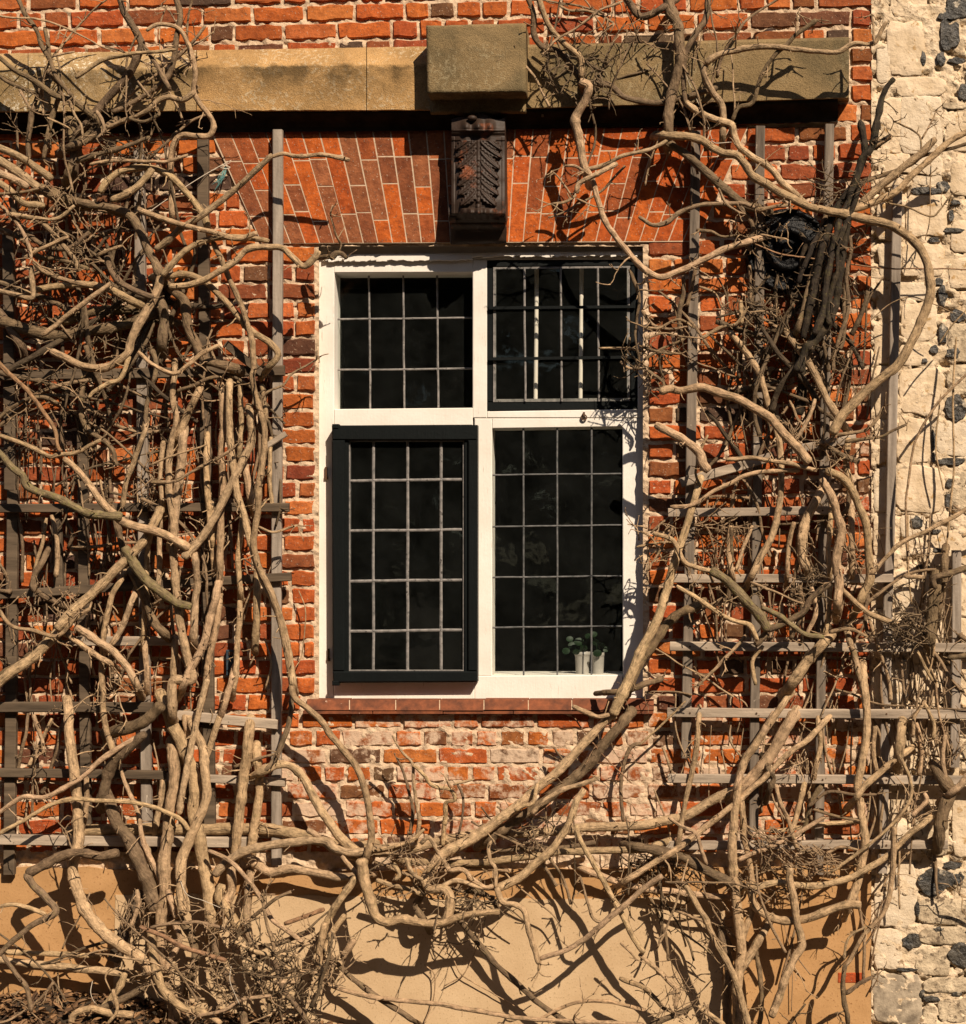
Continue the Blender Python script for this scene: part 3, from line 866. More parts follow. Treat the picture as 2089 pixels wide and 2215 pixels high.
FLINTS = [(2072, 18, 64, 46), (2040, 34, 22, 18), (2051, 76, 42, 66), (2069, 131, 36, 14), (1997, 127, 10, 30), (2036, 127, 16, 30), (2084, 198, 26, 40), (2000, 413, 74, 16), (2040, 402, 30, 22), (2066, 438, 24, 10), (2057, 466, 12, 26),
 (2062, 498, 44, 10), (2020, 519, 26, 12), (2030, 610, 20, 18), (2038, 640, 16, 50), (2072, 684, 34, 26), (2040, 722, 20, 44), (2020, 756, 20, 18), (2061, 764, 30, 26), (2066, 882, 46, 54), (2018, 952, 9, 50), (2019, 990, 9, 24), (2052, 998, 66, 16), (1982, 1130, 26, 26), (2020, 1150, 30, 10),
 (2053, 1046, 14, 24), (2052, 1084, 14, 30), (1996, 1228, 30, 14), (2030, 1190, 26, 12), (2046, 640, 10, 12), (2000, 780, 12, 10), (2020, 1908, 78, 60), (2060, 1872, 44, 18), (2074, 1900, 22, 30), (1970, 2036, 38, 34), (2076, 2064, 50, 58), (1984, 1966, 10, 36), (2014, 2160, 34, 14), (1994, 2150, 10, 16), (1960, 2097, 44, 8), (2030, 2010, 22, 10), (2070, 2150, 22, 10)]
for i, (cx, cy, w, h) in enumerate(FLINTS):
    rock('flint', cx, cy, w, h, 0.013, M['flint'], 900 + i, 0.05, -0.001, 0.42)

# ================================================================== window
win = empty('window', P(1040, 1513, 0), 'white timber window of four leaded lights with one green casement', 'window')
FD = -0.060          # frame front stands this far in front of the wall face (negative: recessed)
def member(name, q, d, depth, mat, parent, bev=0.003, color=None):
    mbk = MB(); mbk.prism([P(x, y_, d) for x, y_ in q], -d + depth, bev)
    return mbk.obj(name, mat, parent, False, color)
frame = MB()
def fr_add(x0, y0, x1, y1, d=FD, depth=0.13, bev=0.003, q=None):
    q = q or [(x0, y0), (x1, y0), (x1, y1), (x0, y1)]
    frame.prism([P(x, y_, d) for x, y_ in q], -d + depth, bev)
fr_add(0, 0, 0, 0, q=[(682, 524), (723, 524), (722, 1514), (688, 1514)])                 # left stile
fr_add(0, 0, 0, 0, FD, q=[(1380, 524), (1400, 524), (1400, 1514), (1345, 1514)] if False else [(1379, 524), (1400, 524), (1400, 904), (1379, 904)])
fr_add(0, 0, 0, 0, q=[(1346, 905), (1400, 905), (1400, 1514), (1347, 1514)])             # right stile, wider below
fr_add(0, 0, 0, 0, FD + .0006, q=[(722, 525), (1022, 525), (1022, 589), (722, 590)])       # head left
fr_add(0, 0, 0, 0, FD - .0006, q=[(1022, 525), (1379, 525), (1379, 562), (1022, 562)])     # head right
fr_add(0, 0, 0, 0, FD + .0008, q=[(1022, 562), (1053, 562), (1053, 904), (1022, 904)])     # mullion, upper
fr_add(0, 0, 0, 0, FD + .0004, q=[(1026, 905), (1064, 905), (1064, 1462), (1026, 1462)])   # mullion, lower
fr_add(0, 0, 0, 0, FD + .0016, q=[(722, 885), (1022, 882), (1022, 920), (722, 922)])       # transom left
fr_add(0, 0, 0, 0, FD + .0016, q=[(1053, 890), (1379, 885), (1379, 904), (1053, 904)])     # transom right, upper strip
fr_add(0, 0, 0, 0, FD + .0010, q=[(1064, 905), (1346, 905), (1346, 923), (1064, 927)])
fr_add(0, 0, 0, 0, FD + .0030, q=[(722, 1476), (1026, 1474), (1026, 1514), (722, 1515)])   # bottom rail
fr_add(0, 0, 0, 0, FD + .0034, q=[(1026, 1462), (1346, 1460), (1346, 1513), (1026, 1514)])
frame.obj('frame', M['white'], win)
# moulded lip along the lead flashing under the arch
mbk = MB()
nn = 60
for k in range(nn):
    xa, xb_ = 700 + (1390 - 700) * k / nn, 700 + (1390 - 700) * (k + 1) / nn
    ya = 566 if xa < 1022 else 560
    mbk.prism([P(xa, 553 - .02 * (xa - 700) * .6, FD + 0.0035), P(xb_, 553 - .02 * (xb_ - 700) * .6, FD + 0.0035), P(xb_, ya - .008 * (xb_ - 700) + random.uniform(-2.5, 2.5), FD + .0035), P(xa, ya - .008 * (xa - 700) + random.uniform(-2.5, 2.5), FD + .0035)], 0.04)
mbk.obj('head_strip', M['white'], win)

def light(cas, x0, y0, x1, y1, cols, rows_, gd, came_mat, cw, came_front=0.004, drop=0.0):
    xs = [x0] + cols + [x1]; ys = [y0] + rows_ + [y1]
    for a in range(len(xs) - 1):
        for b_ in range(len(ys) - 1):
            q = [P(xs[a] + 1, ys[b_] + 1, gd), P(xs[a + 1] - 1, ys[b_] + 1, gd), P(xs[a + 1] - 1, ys[b_ + 1] - 1, gd), P(xs[a] + 1, ys[b_ + 1] - 1, gd)]
            t1, t2 = random.uniform(-.0015, .0015), random.uniform(-.0015, .0015)
            q = [q[0] + Vector((0, t1 + t2, 0)), q[1] + Vector((0, t1 - t2, 0)), q[2] + Vector((0, -t1 - t2, 0)), q[3] + Vector((0, -t1 + t2, 0))]
            mesh_obj('pane', q, [(0, 3, 2, 1)], M['glass'], cas)
    def wavy(p0, p1, horiz):
        n = 14
        v, f = [], []
        for k in range(n + 1):
            t = k / n
            x = p0[0] + (p1[0] - p0[0]) * t; y_ = p0[1] + (p1[1] - p0[1]) * t
            w_ = mnoise.noise(Vector((x * 0.02, y_ * 0.02, 4.4))) * 0.9
            if horiz: y_ += w_
            else: x += w_
            hw = cw / 2 * (1 + 0.15 * mnoise.noise(Vector((x * .08, y_ * .08, 1))))
            for (o_, dd) in ((-hw, 0.001), (-hw * 0.4, came_front), (hw * 0.4, came_front), (hw, 0.001)):
                v.append(P(x + (0 if horiz else o_), y_ + (o_ if horiz else 0), gd + dd))
        for k in range(n):
            for j in range(3):
                a = k * 4 + j
                f.append((a, a + 1, a + 5, a + 4))
        mesh_obj('came', v, f, came_mat, cas, True)
    for c in cols: wavy((c, y0), (c + drop, y1), False)
    for r_ in rows_: wavy((x0, r_ + 1.5), (x1, r_ - 1.5), True)
    # solder dots at the crossings
    md = MB()
    for c in cols:
        for r_ in rows_:
            p = P(c, r_, gd + came_front + 0.0005); rr = cw * S * 0.62
            md.add([p + Vector((rr * math.cos(k * math.pi / 4), 0.002, rr * math.sin(k * math.pi / 4))) for k in range(8)] + [p - Vector((0, .0015, 0))], [(k, (k + 1) % 8, 8) for k in range(8)])
    md.obj('solder', came_mat, cas)

# upper left fixed light
c1 = empty('fixed_light', P(870, 884, FD), None, None); c1.parent = win; c1.matrix_parent_inverse = Matrix.Translation(win.location).inverted()
c1['label'] = 'upper left leaded light set deep in the white frame'
light(c1, 719, 588, 1026, 888, [798, 871.5, 945], [689, 799], -0.135, M['lead'], 4.4, drop=3)
# lower right fixed light
c2 = empty('fixed_light', P(1205, 1460, FD), None, None); c2.parent = win; c2.matrix_parent_inverse = Matrix.Translation(win.location).inverted()
c2['label'] = 'lower right leaded light with two white pots behind it'
light(c2, 1062, 921, 1350, 1464, [1132, 1205, 1279], [1026, 1137.6, 1247.5, 1356], -0.075, M['lead_dark'], 4.0)
# upper right iron casement
c3 = empty('iron_casement', P(1215, 888, FD), None, None); c3.parent = win; c3.matrix_parent_inverse = Matrix.Translation(win.location).inverted()
mbk = MB()
for q in ([(1053, 563), (1379, 560), (1379, 575), (1053, 578)], [(1053, 870), (1379, 866), (1379, 885), (1053, 889)]):
    mbk.prism([P(x, y_, FD - .002) for x, y_ in q], 0.07, 0.004)
for q in ([(1053, 578), (1066, 578), (1066, 870), (1053, 870)], [(1363, 575), (1379, 575), (1379, 866), (1363, 867)]):
    mbk.prism([P(x, y_, FD - .0026) for x, y_ in q], 0.07, 0.004)
mbk.obj('casement_frame', M['green'], c3)
mbk = MB()
for q in ([(1067, 579), (1363, 576), (1363, 580), (1067, 583)], [(1067, 864), (1363, 861), (1363, 868), (1067, 870)]):
    mbk.prism([P(x, y_, FD - .008) for x, y_ in q], 0.06)
for q in ([(1067, 583), (1073, 583), (1073, 864), (1067, 864)], [(1356, 580), (1362, 580), (1362, 861), (1356, 861)]):
    mbk.prism([P(x, y_, FD - .0086) for x, y_ in q], 0.06)
mbk.obj('lead_border', M['lead'], c3)
light(c3, 1070, 580, 1360, 868, [1134, 1212.6, 1293], [], -0.055, M['lead'], 4.6, drop=2)
mbk = MB()
for (ya, yb_) in ((667, 664), (777, 773)):
    mbk.prism([P(1058, ya - 3, FD + .004), P(1374, yb_ - 3, FD + .004), P(1374, yb_ + 3, FD + .004), P(1058, ya + 3, FD + .004)], 0.045, 0.002)
mbk.obj('saddle_bar', M['green'], c3)
# lower left timber casement, standing proud
c4 = empty('green_casement', P(874, 1477, FD), None, None); c4.parent = win; c4.matrix_parent_inverse = Matrix.Translation(win.location).inverted()
CF = 0.004
mbk = MB()
O, I_ = (717, 920, 1032, 1477), (754, 952, 1004, 1452)
mbk.prism([P(x, y_, CF) for x, y_ in [(O[0], O[1]), (O[2], O[1] - 1), (O[2], I_[1]), (O[0] + 1, I_[1])]], 0.05, 0.005)
mbk.prism([P(x, y_, CF + .0007) for x, y_ in [(O[0] + 2, I_[3]), (O[2], I_[3]), (O[2], O[3] - 2), (O[0] + 3, O[3])]], 0.05, 0.005)
mbk.prism([P(x, y_, CF + .0004) for x, y_ in [(O[0], I_[1]), (I_[0] - 9, I_[1]), (I_[0] - 9, I_[3]), (O[0] + 2, I_[3])]], 0.05, 0.005)
mbk.prism([P(x, y_, CF + .0004) for x, y_ in [(I_[2] + 8, I_[1]), (O[2], I_[1]), (O[2], I_[3]), (I_[2] + 8, I_[3])]], 0.05, 0.005)
mbk.prism([P(x, y_, CF - .014) for x, y_ in [(I_[0] - 10, I_[1] - 2), (I_[0], I_[1] - 2), (I_[0], I_[3] + 2), (I_[0] - 10, I_[3] + 2)]], 0.05, 0.002)
mbk.prism([P(x, y_, CF - .014) for x, y_ in [(I_[2], I_[1] - 2), (I_[2] + 9, I_[1] - 2), (I_[2] + 9, I_[3] + 2), (I_[2], I_[3] + 2)]], 0.05, 0.002)
mbk.obj('casement_frame', M['green'], c4)
mbk = MB()
for (a, b_, c, d_) in ((I_[0], I_[1], I_[2], I_[1] + 3), (I_[0], I_[3] - 3, I_[2], I_[3])):
    mbk.prism(rect(a, b_, c, d_, -0.018), 0.04)
for (a, b_, c, d_) in ((I_[0], I_[1] + 3, I_[0] + 3, I_[3] - 3), (I_[2] - 3, I_[1] + 3, I_[2], I_[3] - 3)):
    mbk.prism(rect(a, b_, c, d_, -0.0186), 0.04)
mbk.obj('lead_border', M['lead'], c4)
light(c4, 756, 955, 1002, 1450, [807.6, 881.5, 954], [1038.5, 1147, 1256, 1364], -0.030, M['lead'], 6.2)
# hinges, hook
for (x, y_) in ((706, 1022), (711, 1415)):
    mbk = MB(); mbk.prism(rect(x - 3, y_ - 12, x + 2, y_ + 8, FD + .004), 0.05, .001); mbk.prism(rect(x - 4.5, y_ + 8, x + 3.5, y_ + 15, FD + .009), 0.05, .002)
    mbk.obj('hinge_pin', M['iron'], win)
for (x, y_) in ((722, 922), (722, 1478)):
    mbk = MB(); mbk.prism(rect(x - 4, y_ - 5, x + 10, y_ + 5, 0.009), 0.03, .003); mbk.obj('casement_hinge', M['green'], win)
mbk = MB()
c = P(1263, 903, FD + 0.010)
for k in range(12):
    a0, a1 = math.pi * 2 * k / 12, math.pi * 2 * (k + 1) / 12
    for (a, b_) in ((a0, a1),):
        p = [c + Vector((r_ * math.cos(t), dy, r_ * math.sin(t))) for t in (a, b_) for r_ in (0.008, 0.013) for dy in (-.003, .003)]
        mbk.add(p, [(0, 2, 6, 4), (1, 5, 7, 3), (2, 3, 7, 6), (0, 4, 5, 1)])
mbk.prism(rect(1261, 892, 1265, 900, FD + .0035), 0.04)
mbk.obj('window_hook', M['iron'], win)

# room behind
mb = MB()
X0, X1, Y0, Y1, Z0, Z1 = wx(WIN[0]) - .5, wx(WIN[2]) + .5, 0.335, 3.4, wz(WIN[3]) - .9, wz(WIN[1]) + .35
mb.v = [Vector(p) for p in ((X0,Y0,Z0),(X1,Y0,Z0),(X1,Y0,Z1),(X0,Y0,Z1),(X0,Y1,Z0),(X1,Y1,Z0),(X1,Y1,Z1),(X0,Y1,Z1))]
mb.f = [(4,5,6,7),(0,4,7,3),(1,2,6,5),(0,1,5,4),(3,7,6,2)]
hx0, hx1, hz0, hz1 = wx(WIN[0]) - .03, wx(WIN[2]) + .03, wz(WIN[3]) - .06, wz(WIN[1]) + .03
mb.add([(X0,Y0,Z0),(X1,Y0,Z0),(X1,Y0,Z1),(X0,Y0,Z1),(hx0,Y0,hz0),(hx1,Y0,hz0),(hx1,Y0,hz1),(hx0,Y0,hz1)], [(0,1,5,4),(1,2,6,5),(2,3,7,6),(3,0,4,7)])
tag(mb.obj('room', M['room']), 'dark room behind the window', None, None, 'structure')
mb = MB(); mb.box((wx(WIN[0]) + .02, 0.137, wz(1480)), (wx(WIN[2]) - .02, 0.33, wz(1463))); mb.obj('inner_sill', M['white'], win)
# two white bars inside the upper right light
for k, (xa, xb_) in enumerate(((1161, 1158), (1258, 1255))):
    v, f = [], []
    for j, (x, y_) in enumerate(((xa, 572), (xb_, 880))):
        c = P(x, y_, -0.16)
        for i in range(12):
            v.append(c + Vector((0.0085 * math.cos(i * math.pi / 6), 0.0085 * math.sin(i * math.pi / 6), 0)))
    for i in range(12): f.append((i, (i + 1) % 12, 12 + (i + 1) % 12, 12 + i))
    o = mesh_obj('white_bar', v, [q[::-1] for q in f], M['white_bar'], win, True)
# pots on the inner sill
def pot(x0, x1, y0, y1, d, label, leaves):
    root = empty('flower_pot', P((x0 + x1) / 2, y1, d), label, 'plant pot', 'pots on the inner window sill')
    v, f = [], []
    cb = P((x0 + x1) / 2, y1, d); hgt = (y1 - y0) * S; r_ = (x1 - x0) / 2 * S * 1.1
    pr = [(0.80, 0), (0.84, .1), (0.97, .8), (1.0, .86), (1.04, .87), (1.04, 1.0), (0.95, 1.0), (0.92, .85)]
    for (k, h) in pr:
        for i in range(24):
            a = i * math.pi / 12
            v.append(cb + Vector((r_ * k * math.cos(a), r_ * k * math.sin(a), hgt * h)))
    for j in range(len(pr) - 1):
        for i in range(24): f.append((j * 24 + i, j * 24 + (i + 1) % 24, j * 24 + 24 + (i + 1) % 24, j * 24 + 24 + i))
    f.append(tuple(range(7 * 24, 8 * 24)))
    mesh_obj('pot', v, f, M['pot'], root, True)
    for (lx, ly, lr, ld) in leaves:
        c = P(lx, ly, d + ld); rr = lr * S
        v = [c + Vector((0, -rr * .25, 0))]
        tx, tz = random.uniform(-.5, .5), random.uniform(-.5, .5)
        for i in range(14):
            a = i * math.pi / 7
            v.append(c + Vector((rr * math.cos(a), rr * (tx * math.cos(a) + tz * math.sin(a)), rr * .8 * math.sin(a))))
        mesh_obj('leaf', v, [(0, 1 + i, 1 + (i + 1) % 14) for i in range(14)], M['leaf'], root, True)
    base = P((x0 + x1) / 2, y0, d)
    mbk = MB()
    for (lx, ly, lr, ld) in leaves:
        e = P(lx, ly, d + ld); q = [base + Vector((-.002, 0, -.01)), base + Vector((.002, 0, -.01)), e + Vector((.0015, 0.002, 0)), e + Vector((-.0015, 0.002, 0))]
        mbk.add(q + [p + Vector((0, .003, 0)) for p in q], [(0, 1, 2, 3), (4, 7, 6, 5), (0, 4, 5, 1), (1, 5, 6, 2), (3, 2, 6, 7), (0, 3, 7, 4)])
    mbk.obj('stalk', M['leaf'], root)
pot(1244, 1275, 1408, 1466, -0.165, 'tapered white pot behind the lower right glass, the left one of two', [(1224, 1408, 9, .02), (1238, 1396, 10, .0), (1252, 1388, 11, .03), (1262, 1402, 9, .035), (1232, 1382, 8, -.02), (1272, 1376, 8, .01), (1246, 1410, 8, .05)])
pot(1281, 1306, 1410, 1466, -0.15, 'small white pot with a round green leaf, nearest the right stile', [(1292, 1413, 10, .045), (1300, 1396, 9, .0), (1284, 1372, 8, .02), (1310, 1404, 8, -.02), (1288, 1390, 9, .01)])

# ================================================================== round black iron plate on the wall
def lathe(c, prof, n=40):
    v, f = [], []
    for (r_, d) in prof:
        for i in range(n):
            a = 2 * math.pi * i / n
            v.append(Vector((c.x + r_ * math.cos(a), c.y - d, c.z + r_ * math.sin(a))))
    for j in range(len(prof) - 1):
        for i in range(n): f.append((j * n + i, j * n + (i + 1) % n, (j + 1) * n + (i + 1) % n, (j + 1) * n + i))
    f.append(tuple((len(prof) - 1) * n + i for i in range(n)))
    return v, f
c = P(1702, 545, 0.0)
pl = empty('black_iron_plate', c, 'glossy black round iron plate fixed to the brickwork behind the dark trunk', 'wall plate')
v, f = lathe(c, [(.168, 0), (.168, .03), (.160, .045), (.150, .043), (.146, .034), (.118, .046), (.094, .056), (.088, .056)])
mesh_obj('dish', v, f, M['black_iron'], pl, True)
v, f = lathe(c + Vector((0, -.05, 0)), [(.092, 0), (.090, .018), (.080, .030), (.066, .030), (.058, .018), (.052, .004), (.030, .006)])
mesh_obj('raised_ring', v, f, M['black_iron'], pl, True)
v, f = lathe(c + Vector((0, -.05, 0)), [(.026, 0), (.026, .024), (.020, .032), (.006, .034)], 8)
mesh_obj('bolt', v, f, M['black_iron'], pl)
# small blue iron bracket by the left trellis
br = empty('iron_bracket', P(498, 1460, 0.0), 'small blue-black iron bracket on the brick left of the casement', 'bracket')
mbk = MB(); mbk.prism(rect(488, 1406, 507, 1462, 0.030), 0.0, 0.003); mbk.obj('plate', M['blue_iron'], br)
mbk = MB()
for yy in (1414, 1452): mbk.prism(rect(494, yy - 4, 502, yy + 4, 0.036), -0.02, 0.002)
mbk.obj('screw', M['iron'], br)
# ================================================================== trellis
def batten(root, x0, y0, x1, y1, wid, d, th, mat, name='slat', nails=()):
    """one batten from (x0, y0) to (x1, y1) photograph pixels; d is its face, th its thickness"""
    n = 8
    a, b_ = P(x0, y0, d), P(x1, y1, d)
    ax = (b_ - a).normalized(); side = Vector((-ax.z, 0, ax.x)); hw = wid * S / 2
    v, f = [], []
    sd = random.uniform(0, 50)
    for k in range(n + 1):
        c = a.lerp(b_, k / n)
        wv = mnoise.noise(c * 3 + Vector((sd, 0, 0))) * 0.003
        c = c + side * wv + Vector((0, mnoise.noise(c * 2 + Vector((0, sd, 0))) * 0.003, 0))
        w1, w2 = (hw * (1 + 0.06 * mnoise.noise(c * 9 + Vector((sd, q, 0)))) for q in (1, 5))
        e = 0.003
        for (o_, dy) in ((-w1, th), (-w1, e), (-w1 + e, 0), (w2 - e, 0), (w2, e), (w2, th)):
            v.append(c + side * o_ + Vector((0, dy, 0)))
    for k in range(n):
        for j in range(6):
            f.append((k * 6 + j, k * 6 + (j + 1) % 6, k * 6 + 6 + (j + 1) % 6, k * 6 + 6 + j))
    f += [tuple(range(6))[::-1], tuple(n * 6 + j for j in range(6))]
    o = mesh_obj(name, v, f, mat, root)
    for t in nails:
        c = a.lerp(b_, t)
        r_ = 0.0042
        vv = [c + Vector((r_ * math.cos(k * math.pi / 3), -0.0016, r_ * math.sin(k * math.pi / 3))) for k in range(6)]
        vv += [p + Vector((0, .004, 0)) for p in vv]
        mesh_obj('nail', vv, [(0, 1, 2, 3, 4, 5)] + [(k, (k + 1) % 6, 6 + (k + 1) % 6, 6 + k) for k in range(6)], M['iron'], o)
    return o
tl_ = empty('trellis', P(300, 1870, 0.03), 'dark weathered timber trellis on the wall left of the window', 'trellis')
UP, FL = 0.052, 0.078      # faces of the uprights and of the flat slats in front of them
for q in ((600, 280, 596, 1872, 21), (437, 300, 452, 1800, 24), (299, 322, 316, 1800, 22), (176, 900, 184, 1800, 22), (16, 500, 20, 1060, 24), (26, 1060, 18, 1892, 24), (118, 1090, 126, 1300, 20), (-140, 300, -136, 1880, 22), (-290, 300, -286, 1880, 22), (-440, 300, -436, 1880, 22)):
    batten(tl_, q[0], q[1], q[2], q[3], q[4], UP, 0.024, M['batten_up'] if q[0] in (600, 299) else M['batten_dark'])  # dark uprights carry the vine's shade in their wood colour
for q in ((-620, 822, 614, 802, 22), (-620, 1101, 624, 1097, 19), (-620, 1326, 628, 1247, 19), (150, 1388, 430, 1386, 20), (-620, 1530, 330, 1530, 22), (372, 1546, 600, 1567, 21), (-620, 1660, 360, 1678, 19), (356, 1680, 616, 1694, 17), (-620, 1810, 532, 1823, 22)):
    batten(tl_, q[0], q[1], q[2], q[3], q[4], FL + random.uniform(-.001, .001), 0.025, M['batten_dark'] if q[0] < 0 and q[1] < 1700 else M['batten'])
batten(tl_, 486, 744, 566, 808, 17, 0.10, 0.02, M['batten_dark'])
batten(tl_, 575, 965, 618, 938, 12, 0.085, 0.012, M['batten'])
post = empty('leaning_stake', P(243, 2075, 0.1), 'short dark broken timber stake leaning among the vine roots at lower left', 'stake')
batten(post, 302, 1930, 243, 2080, 26, 0.10, 0.04, M['batten_dark'], 'shaft')
tr_ = empty('trellis', P(1700, 1890, 0.03), 'pale grey timber trellis on the wall right of the window, one slat broken', 'trellis')
for q in ((1505, 282, 1484, 1640, 21), (1645, 272, 1630, 1800, 20), (1794, 268, 1770, 1892, 20), (1942, 400, 1908, 1889, 20), (2070, 1190, 2066, 1660, 20)):
    batten(tr_, q[0], q[1], q[2], q[3], q[4], UP, 0.024, M['batten_up'] if q[0] > 1900 else M['batten_shaded'])
batten(tr_, 1472, 1045, 1675, 986, 20, 0.088, 0.012, M['batten'])
batten(tr_, 1706, 974, 1852, 948, 18, 0.088, 0.012, M['batten'])
KW = 19
for q in ((1445, 1110, 1794, 1104, KW), (1449, 1252, 1930, 1251, KW), (1449, 1398, 2240, 1402, KW + 1), (1443, 1542, 2240, 1546, KW + 1), (1444, 1684, 2240, 1690, KW), (1438, 1829, 2050, 1828, KW)):
    L_ = q[2] - q[0]
    batten(tr_, q[0], q[1], q[2], q[3], q[4], FL + random.uniform(-.001, .001), 0.025, M['batten'], 'slat', [(x - q[0]) / L_ for x in (1492, 1636, 1779, 1917) if q[0] < x < q[2]])

# ================================================================== vines
OFF = {'A': (0, 0), 'B': (690, 0), 'C': (1389, 0), 'D': (0, 740), 'E': (690, 740), 'F': (1389, 740), 'G': (0, 1475), 'H': (690, 1475), 'I': (1389, 1475)}
K = 700 / 1875.0
